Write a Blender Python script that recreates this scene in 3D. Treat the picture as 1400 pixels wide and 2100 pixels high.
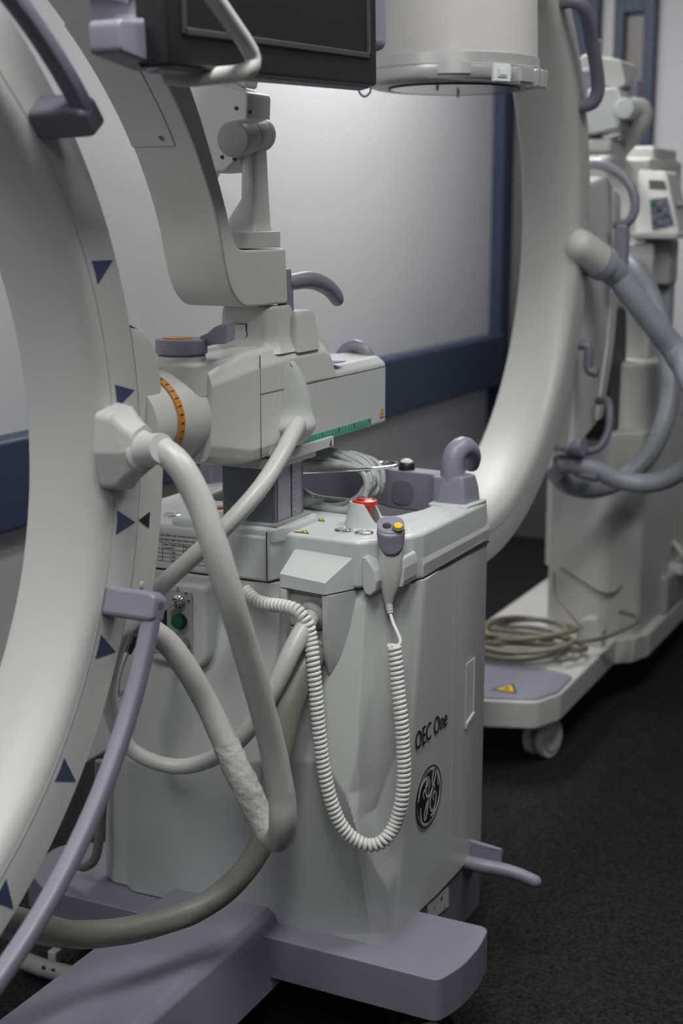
import bpy, bmesh, math, random
from mathutils import Vector, Matrix
random.seed(4)
S = bpy.context.scene
for o in list(bpy.data.objects): bpy.data.objects.remove(o)
# ------------------------------------------------------------------ camera
PITCH, YAW, CAMZ, FPX = math.radians(11.8), math.radians(26.4), 1.4, 2917.0
cd = bpy.data.cameras.new('camera'); cam = bpy.data.objects.new('camera', cd); S.collection.objects.link(cam)
cam.location = (0, 0, CAMZ); cam.rotation_euler = (math.pi/2-PITCH, 0, YAW)
cd.sensor_fit = 'VERTICAL'; cd.sensor_height = 36; cd.sensor_width = 24; cd.lens = FPX*36/2100
cd.clip_start = .05; cd.clip_end = 60
cd.dof.use_dof = True; cd.dof.focus_distance = 2.27; cd.dof.aperture_fstop = 3.2
S.camera = cam
# ------------------------------------------------------------------ world, exposure
w = bpy.data.worlds.new('world'); S.world = w; w.use_nodes = True
w.node_tree.nodes['Background'].inputs[0].default_value = (.78, .80, .84, 1)
w.node_tree.nodes['Background'].inputs[1].default_value = .12
S.view_settings.view_transform = 'Standard'; S.view_settings.look = 'None'
S.view_settings.gamma = 1; S.view_settings.exposure = 0; S.view_settings.use_curve_mapping = False
# ceiling lamps: (x, y, sx, sy, watts)
CEIL = 2.7
LAMPS = [(-1.72, -.1, .4, 1.2, 9), (-1.72, 4.2, .4, 1.2, 23), (-.6, 1.1, .3, 1.2, 22), (.3, -.6, .3, 1.2, 10), (-.1, 2.5, .3, 1.2, 12)]
def add_light(i, x, y, sx, sy, p):
    l = bpy.data.lights.new('panel_light', 'AREA'); l.shape = 'RECTANGLE'; l.size = sx; l.size_y = sy; l.energy = p
    l.color = (1, 1, .985)
    o = bpy.data.objects.new('panel_light', l); S.collection.objects.link(o); o.location = (x, y, CEIL-.045)
for i, a in enumerate(LAMPS): add_light(i, *a)

# ------------------------------------------------------------------ pixel -> point of the place (for measuring only)
_F = Vector((-math.sin(YAW)*math.cos(PITCH), math.cos(YAW)*math.cos(PITCH), -math.sin(PITCH)))
_R = Vector((math.cos(YAW), math.sin(YAW), 0)); _U = _R.cross(_F); _C = Vector((0, 0, CAMZ))
def ray(px, py): return _F + _R*((px-700)/FPX) - _U*((py-1050)/FPX)
def at(px, py, k, v):
    d = ray(px, py); k = 'XYZ'.index(k); return _C + d*((v-_C[k])/d[k])
def pj(P):
    q = Vector(P)-_C; d = q.dot(_F); return 700+FPX*q.dot(_R)/d, 1050-FPX*q.dot(_U)/d
def AT(lst): return [at(*q) for q in lst]
def aY(v, lst): return [at(x, y, 'Y', v) for x, y in lst]
def aX(v, lst): return [at(x, y, 'X', v) for x, y in lst]

# ------------------------------------------------------------------ materials
MATS = {}
def mat(name, col, rough=.4, metal=0, spec=.5, noise=0, nscale=30, bump=0, bscale=200, emit=0, alpha=None, trans=0, coat=0):
    m = bpy.data.materials.new(name); m.use_nodes = True; nt = m.node_tree; b = nt.nodes['Principled BSDF']
    b.inputs['Base Color'].default_value = (*col, 1); b.inputs['Roughness'].default_value = rough
    b.inputs['Metallic'].default_value = metal; b.inputs['Specular IOR Level'].default_value = spec
    if coat: b.inputs['Coat Weight'].default_value = coat
    if trans: b.inputs['Transmission Weight'].default_value = trans
    tc = nt.nodes.new('ShaderNodeTexCoord')
    if noise:
        n = nt.nodes.new('ShaderNodeTexNoise'); n.inputs['Scale'].default_value = nscale; n.inputs['Detail'].default_value = 4
        nt.links.new(tc.outputs['Object'], n.inputs['Vector'])
        r = nt.nodes.new('ShaderNodeValToRGB'); r.color_ramp.elements[0].position = .3; r.color_ramp.elements[1].position = .7
        r.color_ramp.elements[0].color = (*[c*(1-noise) for c in col], 1); r.color_ramp.elements[1].color = (*[min(1, c*(1+noise)) for c in col], 1)
        nt.links.new(n.outputs['Fac'], r.inputs['Fac']); nt.links.new(r.outputs['Color'], b.inputs['Base Color'])
    if bump:
        n = nt.nodes.new('ShaderNodeTexNoise'); n.inputs['Scale'].default_value = bscale; n.inputs['Detail'].default_value = 3
        nt.links.new(tc.outputs['Object'], n.inputs['Vector'])
        bp = nt.nodes.new('ShaderNodeBump'); bp.inputs['Strength'].default_value = bump; bp.inputs['Distance'].default_value = .004
        nt.links.new(n.outputs['Fac'], bp.inputs['Height']); nt.links.new(bp.outputs['Normal'], b.inputs['Normal'])
    if emit:
        b.inputs['Emission Color'].default_value = (*col, 1); b.inputs['Emission Strength'].default_value = emit
    MATS[name] = m; return m
mat('white', (.54, .56, .548), .33, noise=.012, nscale=3)
mat('cover_white', (.60, .625, .615), .28, noise=.01, nscale=3)
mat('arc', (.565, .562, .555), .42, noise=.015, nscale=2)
mat('arc_dimmed', (.45, .447, .44), .42)  # copy of arc, darkened to imitate weaker light on the far C
mat('ivory', (.60, .598, .585), .4)
mat('arm', (.62, .623, .606), .42, noise=.01, nscale=4)
mat('lilac', (.25, .24, .305), .38, noise=.03, nscale=6, bump=.05, bscale=900)
mat('lilac_dark', (.16, .155, .20), .42)
mat('hose', (.52, .515, .50), .34, noise=.04, nscale=12)
mat('hose_sleeve', (.54, .535, .515), .3, noise=.05, nscale=25, bump=1.0, bscale=70)
mat('hose_dark', (.20, .195, .172), .45, noise=.06, nscale=15, bump=.3, bscale=40)
mat('hose_blue', (.31, .325, .37), .42, noise=.05, nscale=8)
mat('cord', (.72, .71, .69), .38)
mat('navy', (.033, .050, .095), .5, noise=.06, nscale=5)
mat('wall_paint', (.60, .605, .625), .75, noise=.015, nscale=1.2, bump=.08, bscale=160)
mat('wall_back', (.60, .59, .60), .8)
mat('door_grey', (.12, .115, .115), .6)
mat('glass_grey', (.22, .21, .205), .25)
mat('ceiling_white', (.6, .6, .6), .8)
mat('carpet', (.0185, .0188, .0205), .95, spec=.2, noise=.8, nscale=150, bump=1.0, bscale=240)
mat('column', (.19, .20, .225), .35, metal=.35)
mat('metal_lilac', (.42, .40, .47), .3, metal=.6)
mat('black', (.012, .012, .014), .45)
mat('rubber', (.02, .02, .022), .7)
mat('screen', (.012, .014, .018), .14, spec=.8, coat=.5)
mat('lip_grey', (.05, .05, .055), .4)
mat('bezel', (.013, .013, .015), .35)
mat('chrome', (.7, .7, .72), .12, metal=1)
mat('steel', (.55, .54, .52), .3, metal=1)
mat('silver', (.55, .56, .55), .32, metal=.55)
mat('orange', (.62, .25, .02), .45)
mat('red', (.62, .035, .02), .3)
mat('green', (.005, .12, .045), .3)
mat('ruler_green', (.09, .36, .25), .4)
mat('yellow', (.75, .55, .02), .4)
mat('triangle_blue', (.055, .068, .135), .5)
mat('blue_label', (.06, .075, .35), .4)
mat('plug_grey', (.17, .19, .22), .4)
mat('panel_grey', (.36, .37, .37), .5)
mat('faint_seam', (.16, .16, .155), .7)
mat('seam', (.02, .02, .02), .8)
mat('sticker', (.52, .53, .525), .5)
mat('disc_white', (.47, .462, .455), .45)
mat('glossy_white', (.88, .87, .88), .12, coat=1)
mat('cable_grey', (.36, .38, .38), .4)
mat('olive_cable', (.20, .185, .14), .5, noise=.1, nscale=20)
mat('lcd', (.09, .085, .08), .2)
mat('keypad', (.10, .10, .15), .35, noise=.5, nscale=60)
mat('lamp_glow', (1, .985, .96), .5, emit=6)

# ------------------------------------------------------------------ mesh helpers
ORG = {}
def ob(name, bm, m, parent=None, smooth=40, wn=True, label=None):
    bmesh.ops.remove_doubles(bm, verts=bm.verts, dist=1e-6)
    bmesh.ops.recalc_face_normals(bm, faces=bm.faces)
    me = bpy.data.meshes.new(name); bm.verts.ensure_lookup_table()
    vs = [v.co for v in bm.verts]
    c = Vector([(min(v[k] for v in vs)+max(v[k] for v in vs))/2 for k in range(3)])
    for v in bm.verts: v.co -= c
    bm.to_mesh(me); bm.free()
    for p in me.polygons: p.use_smooth = True
    me.set_sharp_from_angle(angle=math.radians(smooth))
    mm = m if isinstance(m, (list, tuple)) else [m]
    for q in mm: me.materials.append(MATS[q])
    o = bpy.data.objects.new(name, me); S.collection.objects.link(o)
    ORG[o] = c.copy()
    if parent: o.parent = parent; o.location = c-ORG[parent]
    else: o.location = c
    if wn:
        md = o.modifiers.new('weighted', 'WEIGHTED_NORMAL'); md.keep_sharp = True
    if label: o['label'] = label
    return o
def empty(name, loc, label, cat, group=None):
    o = bpy.data.objects.new(name, None); S.collection.objects.link(o); o.location = loc; ORG[o] = Vector(loc)
    o['label'] = label; o['category'] = cat
    if group: o['group'] = group
    return o
def tag(o, label, cat, group=None):
    o['label'] = label; o['category'] = cat
    if group: o['group'] = group
    return o
def struct(o): o['kind'] = 'structure'; return o
def B(): return bmesh.new()
def merge(bm, t):
    me = bpy.data.meshes.new('t'); t.to_mesh(me); t.free(); bm.from_mesh(me); bpy.data.meshes.remove(me); return bm
def box(a, b, bev=0, seg=3, bm=None):
    t = B(); bmesh.ops.create_cube(t, size=1)
    a, b = Vector(a), Vector(b)
    for v in t.verts: v.co = Vector(((a[k]+b[k])/2+v.co[k]*(b[k]-a[k]) for k in range(3)))
    if bev: bmesh.ops.bevel(t, geom=t.edges[:], offset=bev, segments=seg, profile=.5, affect='EDGES', clamp_overlap=True)
    return merge(bm, t) if bm else t
def rpoly(pts, r, n=5):
    out = []; N = len(pts)
    for i in range(N):
        p = Vector(pts[i][:2]); rr = pts[i][2] if len(pts[i]) > 2 else r
        a = Vector(pts[i-1][:2])-p; b = Vector(pts[(i+1) % N][:2])-p
        la, lb = a.length, b.length
        if rr <= 0: out.append(p); continue
        a.normalize(); b.normalize(); ang = a.angle(b)
        d = min(rr/math.tan(ang/2), la*.48, lb*.48)
        p0, p1 = p+a*d, p+b*d
        for k in range(n+1):
            t = k/n; out.append(p0*(1-t)**2+p*2*t*(1-t)+p1*t*t)
    return out
def m3(axis, p, h):
    return Vector((h, p[0], p[1])) if axis == 'X' else Vector((p[0], h, p[1])) if axis == 'Y' else Vector((p[0], p[1], h))
def prism(pts, axis, lo, hi, r=0, bev=0, seg=3, bm=None):
    P = rpoly(pts, r) if r or any(len(q) > 2 for q in pts) else [Vector(q[:2]) for q in pts]
    P = [p for i, p in enumerate(P) if (p-P[i-1]).length > 1e-5]
    t = B(); a = [t.verts.new(m3(axis, p, lo)) for p in P]; b = [t.verts.new(m3(axis, p, hi)) for p in P]
    N = len(P); f0 = t.faces.new(a); f1 = t.faces.new(b[::-1])
    for i in range(N): t.faces.new((a[i], a[(i+1) % N], b[(i+1) % N], b[i]))
    bmesh.ops.recalc_face_normals(t, faces=t.faces)
    if bev: bmesh.ops.bevel(t, geom=list(f0.edges)+list(f1.edges), offset=bev, segments=seg, profile=.5, affect='EDGES', clamp_overlap=True)
    return merge(bm, t) if bm else t
def loft(rings, cap=True, closed=True, bm=None):
    t = bm or B(); V = [[t.verts.new(p) for p in r] for r in rings]; n = len(rings[0])
    for a, b in zip(V, V[1:]):
        for i in range(n if closed else n-1):
            j = (i+1) % n
            try: t.faces.new((a[i], a[j], b[j], b[i]))
            except ValueError: pass
    if cap:
        for r in (V[0], V[-1]):
            try: t.faces.new(r)
            except ValueError: pass
    return t
def smoothpath(pts, step=.01):
    P = [Vector(p) for p in pts]; P = [P[0]*2-P[1]]+P+[P[-1]*2-P[-2]]; out = []
    for i in range(1, len(P)-2):
        p0, p1, p2, p3 = P[i-1:i+3]; n = max(2, int((p2-p1).length/step))
        t0 = 0; t1 = t0+max(1e-5, (p1-p0).length)**.5; t2 = t1+max(1e-5, (p2-p1).length)**.5; t3 = t2+max(1e-5, (p3-p2).length)**.5
        for k in range(n):
            t = t1+(t2-t1)*k/n
            A1 = p0*((t1-t)/(t1-t0))+p1*((t-t0)/(t1-t0)); A2 = p1*((t2-t)/(t2-t1))+p2*((t-t1)/(t2-t1)); A3 = p2*((t3-t)/(t3-t2))+p3*((t-t2)/(t3-t2))
            B1 = A1*((t2-t)/(t2-t0))+A2*((t-t0)/(t2-t0)); B2 = A2*((t3-t)/(t3-t1))+A3*((t-t1)/(t3-t1))
            out.append(B1*((t2-t)/(t2-t1))+B2*((t-t1)/(t2-t1)))
    out.append(P[-2]); return out
def frames(P):
    T = [(P[min(i+1, len(P)-1)]-P[max(i-1, 0)]).normalized() for i in range(len(P))]
    u = T[0].orthogonal().normalized(); out = []
    for i, t in enumerate(T):
        u = (u-t*u.dot(t)).normalized(); out.append((t, u, t.cross(u)))
    return out
def tube(pts, r, n=12, smooth=True, step=.01, bm=None, wob=0, sq=1, round_ends=False):
    P = smoothpath(pts, step) if smooth else [Vector(p) for p in pts]
    fr = frames(P); N = len(P); rings = []
    for i, (p, (t, u, v)) in enumerate(zip(P, fr)):
        s = i/(N-1)
        if isinstance(r, (list, tuple)):
            x = s*(len(r)-1); k = min(int(x), len(r)-2); rr = r[k]*(1-(x-k))+r[k+1]*(x-k)
        else: rr = r
        ring = []
        for a in range(n):
            A = 2*math.pi*a/n
            q = rr*(1+(wob*(math.sin(i*.9+a*2.1)*.5+math.sin(i*.37-a*1.3)*.5) if wob else 0))
            ring.append(p+u*math.cos(A)*q+v*math.sin(A)*q*sq)
        rings.append(ring)
    if round_ends:
        def endcap(ring, c, t, rr):
            return [[c+(q-c)*math.cos(a)+t*rr*math.sin(a) for q in ring] for a in (math.radians(30), math.radians(58), math.radians(80))]
        r0 = r[0] if isinstance(r, (list, tuple)) else r; r1 = r[-1] if isinstance(r, (list, tuple)) else r
        rings = endcap(rings[0], P[0], -fr[0][0], r0)[::-1]+rings+endcap(rings[-1], P[-1], fr[-1][0], r1)
    return loft(rings, bm=bm)
def basis(ax):
    ax = Vector(ax).normalized(); u = ax.orthogonal().normalized()
    if abs(ax.z) > .99: u = Vector((1, 0, 0))
    return ax, u, ax.cross(u)
def lathe(prof, c, ax, n=32, bm=None, sx=1, sy=1, cap=True):
    ax, u, v = basis(ax); c = Vector(c)
    return loft([[c+ax*h+u*r*sx*math.cos(2*math.pi*k/n)+v*r*sy*math.sin(2*math.pi*k/n) for k in range(n)] for r, h in prof], bm=bm, cap=cap)
def cyl(c, ax, r, h, bev=.002, n=32, bm=None):
    b = min(bev, r*.45, h*.45)
    return lathe([(r-b, 0), (r-b*.3, b*.3), (r, b), (r, h-b), (r-b*.3, h-b*.3), (r-b, h)], c, ax, n, bm)
def sweep(prof, yc, zc, a0, a1, n=60, bm=None):
    """profile of (radius, x) carried round a centre in the y-z plane"""
    rings = []
    for k in range(n+1):
        a = math.radians(a0+(a1-a0)*k/n)
        rings.append([Vector((x, yc+r*math.cos(a), zc+r*math.sin(a))) for r, x in prof])
    return loft(rings, bm=bm)
def text(name, s, size, loc, ux, uy, m, parent, ext=.0003, align='LEFT', squeeze=1):
    c = bpy.data.curves.new(name, 'FONT'); c.body = s; c.size = size; c.extrude = ext; c.align_x = align; c.resolution_u = 3
    t = bpy.data.objects.new('tmp', c); S.collection.objects.link(t); bpy.context.view_layer.update()
    me = bpy.data.meshes.new_from_object(t.evaluated_get(bpy.context.evaluated_depsgraph_get()))
    bpy.data.objects.remove(t)
    ux, uy = Vector(ux).normalized(), Vector(uy).normalized(); nn = ux.cross(uy)
    bm = B(); bm.from_mesh(me); bpy.data.meshes.remove(me)
    for v in bm.verts: v.co = Vector(loc)+ux*v.co.x*squeeze+uy*v.co.y+nn*v.co.z
    return ob(name, bm, m, parent, wn=False)
def flat(pts, nrm, th, bm=None):
    """thin sheet with thickness from a 3-D outline"""
    n = Vector(nrm).normalized()*th; t = bm or B()
    a = [t.verts.new(Vector(p)) for p in pts]; b = [t.verts.new(Vector(p)+n) for p in pts]; N = len(pts)
    t.faces.new(a); t.faces.new(b[::-1])
    for i in range(N): t.faces.new((a[i], a[(i+1) % N], b[(i+1) % N], b[i]))
    return t
def sm(t): t = max(0, min(1, t)); return t*t*(3-2*t)

# ================================================================== the room
XW, YF = -2.16, 5.9
struct(ob('floor', box((-3, -3, -.06), (6, 6.2, 0)), 'carpet', wn=False))
struct(ob('wall_left', box((XW-.1, -3, 0), (XW, YF+.1, CEIL)), 'wall_paint', wn=False))
struct(ob('wall_far', box((XW, YF, 0), (1.5, YF+.1, CEIL)), 'wall_paint', wn=False))
struct(ob('ceiling', box((-2.3, -3, CEIL), (6, 6.2, CEIL+.1)), 'ceiling_white', wn=False))
struct(ob('trim_1', box((XW-.01, -3, .685), (XW+.065, YF-.1, .9), .012), 'navy'))          # bumper rail
struct(ob('trim_2', box((XW-.02, YF-.13, 0), (XW+.05, YF+.01, 2.5), .006), 'navy'))      # corner frame
d1 = struct(ob('door_1', box((-2.1, YF-.03, 0), (-1.88, YF+.01, 2.4), .004), 'door_grey'))
struct(ob('trim_3', box((-1.9, YF-.06, 0), (-1.745, YF+.01, 2.5), .006), 'navy'))
w1 = struct(ob('window_1', B() if False else box((-1.645, YF-.012, .3), (-1.56, YF+.005, 2.19), .002), 'glass_grey'))
for q in (((-1.685, .25), (-1.642, 2.26)), ((-1.563, .25), (-1.517, 2.26)), ((-1.645, 2.19), (-1.56, 2.26)), ((-1.645, .25), (-1.56, .31))):
    ob('window_frame', box((q[0][0], YF-.05, q[0][1]), (q[1][0], YF+.004, q[1][1]), .004), 'navy', w1)
for i, (x, y, sx, sy, p) in enumerate(LAMPS):
    places = ['above the wall rail, nearest the camera', 'above the wall rail, farthest from the camera', 'over the front of the near machine', 'over the aisle behind the viewer', 'over the carpet aisle beside the lettered cabinet']
    l = empty('ceiling_light', (x, y, CEIL), 'white rectangular ceiling light panel '+places[i], 'light', 'ceiling light panels')
    bm = box((x-sx/2-.03, y-sy/2-.03, CEIL-.03), (x+sx/2+.03, y-sy/2, CEIL)); box((x-sx/2-.03, y+sy/2, CEIL-.03), (x+sx/2+.03, y+sy/2+.03, CEIL), bm=bm)
    box((x-sx/2-.03, y-sy/2, CEIL-.03), (x-sx/2, y+sy/2, CEIL), bm=bm); box((x+sx/2, y-sy/2, CEIL-.03), (x+sx/2+.03, y+sy/2, CEIL), bm=bm)
    ob('frame', bm, 'white', l, wn=False); ob('diffuser', box((x-sx/2, y-sy/2, CEIL-.012), (x+sx/2, y+sy/2, CEIL-.002)), 'lamp_glow', l, wn=False)

# ================================================================== near machine
M1 = empty('mobile_c_arm_machine', (-1.19, 2.0, 0), 'nearest white mobile X-ray C-arm machine with lilac base and black lettering on its cabinet', 'medical scanner', 'mobile C-arm machines')
# ---- base
ob('front_leg', prism([(-1.33, .10), (-1.312, .226, .008), (-1.122, .23, .010), (-1.108, .218, .012), (-1.09, .10)], 'Y', .82, 2.06, .004, .012), 'lilac', M1)
ob('side_foot', prism([(-1.15, 1.93), (-.784, 1.928, .022), (-.766, 1.99, .2), (-.764, 2.06, .2), (-.772, 2.128, .022), (-.93, 2.128, .01), (-.95, 2.25), (-1.15, 2.25)], 'Z', .124, .2, .004, .009), 'lilac', M1)
ob('side_foot', prism([(-1.25, 1.91), (-1.55, 1.905, .05), (-1.64, 1.96, .05), (-1.64, 2.07, .04), (-1.56, 2.13, .03), (-1.45, 2.14, .01), (-1.25, 2.2)], 'Z', .125, .197, .004, .009), 'lilac', M1)
ob('base_skirt', prism([(-1.44, 2.10), (-.905, 2.10), (-.905, 2.455, .03), (-1.44, 2.455, .03)], 'Z', .07, .205, .004, .006), 'lilac_dark', M1)
def caster(root, x, y, r=.052, w=.026, body='ivory', name='caster', lift=.133, ang=0, wm='rubber'):
    t = []
    c = ob(name, cyl((x, y, lift-.035), (0, 0, 1), .032, .036, .004), body, root)
    d = Vector((math.sin(ang), math.cos(ang), 0)); s = Vector((d.y, -d.x, 0)); o = Vector((x, y, r))+d*.02
    for k in (-1, 1):
        ob('wheel', cyl(o+s*(k*.02-.011), s, r, .022, .006), wm, c)
        ob('hub_cap', cyl(o+s*(k*.033-.002), s, r*.62, .004, .001), body, c)
    ob('fork', prism([(-.035, r+.02), (.05, r+.01), (.04, r+.045), (-.03, r+.05)], 'X', -.012, .012, .008, .003) if ang == 0 and False else box(o-s*.009+Vector((0, 0, -.01))-d*.02, o+s*.009+Vector((0, 0, lift-r-.004))+d*.01, .003), body, c)
    return c
caster(M1, -.86, 2.0, ang=.9); caster(M1, -1.5, 1.99, ang=-.4); caster(M1, -1.2, .92, ang=.3, lift=.1, r=.045)
g = ob('cable_deflector', tube(AT([(25, 1955, 'Y', 1.93), (45, 1968, 'Y', 1.915), (90, 1985, 'Y', 1.90), (140, 1998, 'Y', 1.9), (170, 2004, 'Y', 1.905), (240, 2010, 'Y', 1.92)]), .017, 10, sq=1), 'panel_grey', M1)
for q in ((89, 1986), (108, 1992)): p = at(*q, 'Y', 1.884); ob('screw', cyl(p+Vector((0, .004, 0)), (0, -1, 0), .005, .004, .001, 16), 'steel', g)
ob('bracket', box(at(98, 1975, 'Y', 1.93), at(127, 1945, 'Y', 1.95), .002), 'ivory', M1)
bp = ob('rating_plate', flat(aX(-.9042, [(875, 1858), (919, 1818), (919, 1858), (877, 1893)]), (1, 0, 0), .001), 'sticker', M1, wn=False)
for q in ((905, 1843, 7), (890, 1862, 4), (911, 1862, 4)):
    p = at(q[0], q[1], 'X', -.9032); s_ = q[2]*.00045; ob('plate_mark', box(p+Vector((-.0005, -s_, -s_)), p+Vector((.0005, s_, s_))), 'black', bp, wn=False)
pd = ob('foot_pedal', tube([Vector((-.915, 2.352, .197)), Vector((-.87, 2.352, .196)), Vector((-.835, 2.36, .193)), Vector((-.80, 2.366, .187)), Vector((-.772, 2.37, .178))], [.013, .014, .0135, .0125, .012], 14, round_ends=True), 'lilac', M1)
ob('pedal_backplate', prism([(-.915, .2, .004), (-.84, .196, .004), (-.838, .228, .006), (-.912, .236, .008)], 'Y', 2.366, 2.376, .003, .002), 'lilac', pd)
ob('pedal_rim', tube(AT([(957, 1762, 'Y', 2.36), (962, 1742, 'Y', 2.366), (970, 1731, 'Y', 2.368), (1000, 1737, 'Y', 2.368), (1028, 1743, 'Y', 2.368)]), .0028, 8), 'lilac', pd)
ob('pedal_arm', tube([Vector((-.90, 2.36, .185)), Vector((-.92, 2.38, .15)), Vector((-.95, 2.4, .12))], .012, 10), 'lilac_dark', pd)

# ---- cabinet lower body: stacked outlines with the moulded front
def cab_outline(z):
    k = (z-.2)/.6
    ax, ay = -.930-.027*k, 1.985+.033*k
    bx, by = -.908+.012*k, 2.035+.078*k
    pts = []
    xl = -1.488+.03*sm((z-.25)/.3)
    pts.append((xl, 2.43)); pts.append((xl, 2.2)); pts.append((xl, 2.03)); pts.append((xl+.012, 1.995)); pts.append((xl+.04, 1.982))
    NF = 150
    for i in range(NF+1):
        x = (xl+.06)+(ax-(xl+.06))*i/NF; pts.append((x, 1.982+(ay-1.982)*sm((x+1.1)/.1)))
    NCH = 36
    for i in range(1, NCH+1): pts.append((ax+(bx-ax)*i/NCH, ay+(by-ay)*i/NCH))
    pts += [(bx+.0015, by+.012), (-.9, 2.2), (-.9, 2.3), (-.902, 2.425), (-.912, 2.442), (-.93, 2.45), (-1.4, 2.45)]
    return pts
def front_push(p):
    """the moulded front bulges to a ridge that dips in a V near the corner (metres, negative = outwards)"""
    px, py = pj(p)
    yc = 1540 if px < 695 else 1540+(px-695)*1.5 if px < 738 else 1604+(px-738)*2.6
    yc = min(yc, 1690)
    u = (py-1195)/(yc-1195) if py < yc else (1915-py)/(1915-yc)
    u = max(0, min(1, u)); u = u*(1-.25*u*u*.3)
    p1 = 742+58*(1605-py)/355 if py > 1250 else 800
    p2 = 764+83*(1675-py)/225 if py > 1450 else 847+22*(1450-py)/260
    if py > 1605: p1 = 742+(py-1605)*.25
    if py > 1660: p2 = 771+(py-1660)*.35; p1 = p2-15
    t = max(0, min(1, (px-p1)/max(10, p2-p1)))
    bay = sm((px-580)/14)*sm((676-px)/14)*sm((1420-py)/50)
    return -.06*u*(1-t)*(1-bay)
NZ = 190; zs = [.2+.6054*i/NZ for i in range(NZ+1)]
rings = []
for z in zs:
    R_ = []
    for i, (x, y) in enumerate(cab_outline(z)):
        p = Vector((x, y, z))
        if 6 <= i <= 190: p.y += front_push(p)*sm((i-6)/9)*sm((190-i)/5)*sm((.803-z)/.03)
        R_.append(p)
    rings.append(R_)
CB = ob('cabinet', loft(rings), 'white', M1, smooth=60, wn=False)
ob('seam_line', prism([(-.901, 2.262), (-.8988, 2.262), (-.8988, 2.2626), (-.901, 2.2626)], 'Z', .215, .80), 'panel_grey', CB, wn=False)
# grip slot on the side panel
bm = B(); gx = -.8995
gp = [(2.318, .612, .003), (2.366, .618, .003), (2.366, .508, .003), (2.322, .492, .003)]
ob('grip_slot', prism([(2.325, .598), (2.364, .598), (2.364, .492), (2.338, .478), (2.325, .482)], 'X', -.906, -.8993, .003, 0), 'white', CB, wn=False)
t = prism([(2.362, .60), (2.366, .60), (2.366, .488), (2.362, .488)], 'X', -.9, -.8982, 0, 0); prism([(2.325, .484), (2.364, .494), (2.366, .488), (2.325, .474)], 'X', -.9, -.8968, 0, 0, bm=t)
ob('grip_lit_edge', t, 'cover_white', CB)  # lighter strips paint the lit right and bottom edges of the recess
# lettering and emblem on the side panel
text('model_lettering', 'OEC One', .047, Vector((-.8984, 2.090, .5120)), (0, 1, 0), (0, 0, 1), 'black', CB, .0004, squeeze=.74)
ec = Vector((-.9000, 2.157, .405)); er = .0555
def eP(u, v, off=0): return ec+Vector((off, u*er, v*er))
ob('emblem_disc', cyl(ec-Vector((.003, 0, 0)), (1, 0, 0), er*.83, .0038, .0004, 56), 'black', CB, wn=False)
def ring3(r0, r1, off, a0=0, a1=360, n=56):
    t = B(); A = [math.radians(a0+(a1-a0)*k/n) for k in range(n+1)]
    rr = [[eP(math.cos(a)*r, math.sin(a)*r, o) for r, o in ((r0, off-.003), (r1, off-.003), (r1, off), (r0, off))] for a in A]
    return loft(rr, cap=(a1-a0) < 360, bm=t)
ob('emblem_ring', ring3(.965, 1.0, .0008), 'black', CB, wn=False)
def stroke(pts, wd, off=.0012, step=.012):
    P = smoothpath([Vector((a, b, 0)) for a, b in pts], step); F_ = frames(P); rr = []
    for i, p in enumerate(P):
        T = (P[min(i+1, len(P)-1)]-P[max(i-1, 0)]).normalized(); N_ = Vector((-T.y, T.x, 0)); s = i/(len(P)-1)
        ww = wd*(.45+.55*math.sin(math.pi*min(1, max(0, s)))**.5)/2
        rr.append([eP(*(p+N_*ww)[:2], off-.0006), eP(*(p-N_*ww)[:2], off-.0006), eP(*(p-N_*ww)[:2], off), eP(*(p+N_*ww)[:2], off)])
    return loft(rr)
bm = B()
for pts, wd in [
    ([(-.42, .08), (-.50, .22), (-.42, .33), (-.28, .38), (-.12, .52), (-.08, .66), (-.16, .70), (-.26, .55), (-.30, .30), (-.24, .10), (-.12, .08), (-.02, .30), (.02, .52), (-.04, .30), (-.10, -.05), (-.16, -.38), (-.26, -.62), (-.36, -.66), (-.40, -.52), (-.30, -.30), (-.08, -.04), (.10, .10)], .065),
    ([(.10, .10), (.30, .26), (.46, .52), (.50, .72), (.40, .80), (.28, .66), (.22, .42), (.26, .24), (.42, .20), (.22, .14), (.10, -.06), (.06, -.32), (.16, -.54), (.34, -.58), (.50, -.40), (.54, -.16), (.44, .02), (.32, -.04), (.30, -.20), (.38, -.26)], .065)]:
    merge(bm, stroke(pts, wd))
ob('emblem_script', bm, 'sticker', CB, wn=False)
bm = B()
for a0 in (100, 190, 280, 10):
    pts = []
    for k in range(9):
        a = math.radians(a0+k*9); r = .80-.0*k+(.06 if k > 5 else 0)*(k-5)/3; r = .72+.16*sm(k/5); pts.append((math.cos(a)*r, math.sin(a)*r))
    merge(bm, stroke(pts, .08))
ob('emblem_flourish', bm, 'sticker', CB, wn=False)

# ---- top cover
cover = [(-1.452, 1.978, .02), (-1.116, 1.978, .012), (-1.106, 2.008, .012), (-1.075, 2.012, .02), (-.968, 2.006, .02), (-.952, 2.022, .012), (-.906, 2.092, .02), (-.899, 2.118, .015), (-.8985, 2.425, .02), (-.972, 2.425, .01), (-.978, 2.29, .02), (-1.0, 2.215, .03), (-1.06, 2.2, .03), (-1.385, 2.2, .03), (-1.405, 2.425, .01), (-1.452, 2.425, .03)]
TC = ob('top_cover', prism(cover, 'Z', .8065, .886, .01, .014, 4), 'cover_white', M1)
ob('seam_line', prism([(x*.997-.003, y+.004) for x, y, *_ in cover], 'Z', .8045, .8075), 'seam', TC, wn=False)
ob('column_plinth', prism([(-1.31, 1.981, .015), (-1.112, 1.981, .012), (-1.094, 2.02, .02), (-1.095, 2.13, .02), (-1.31, 2.13, .02)], 'Z', .87, .898, .004, .007), 'cover_white', TC)
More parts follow.
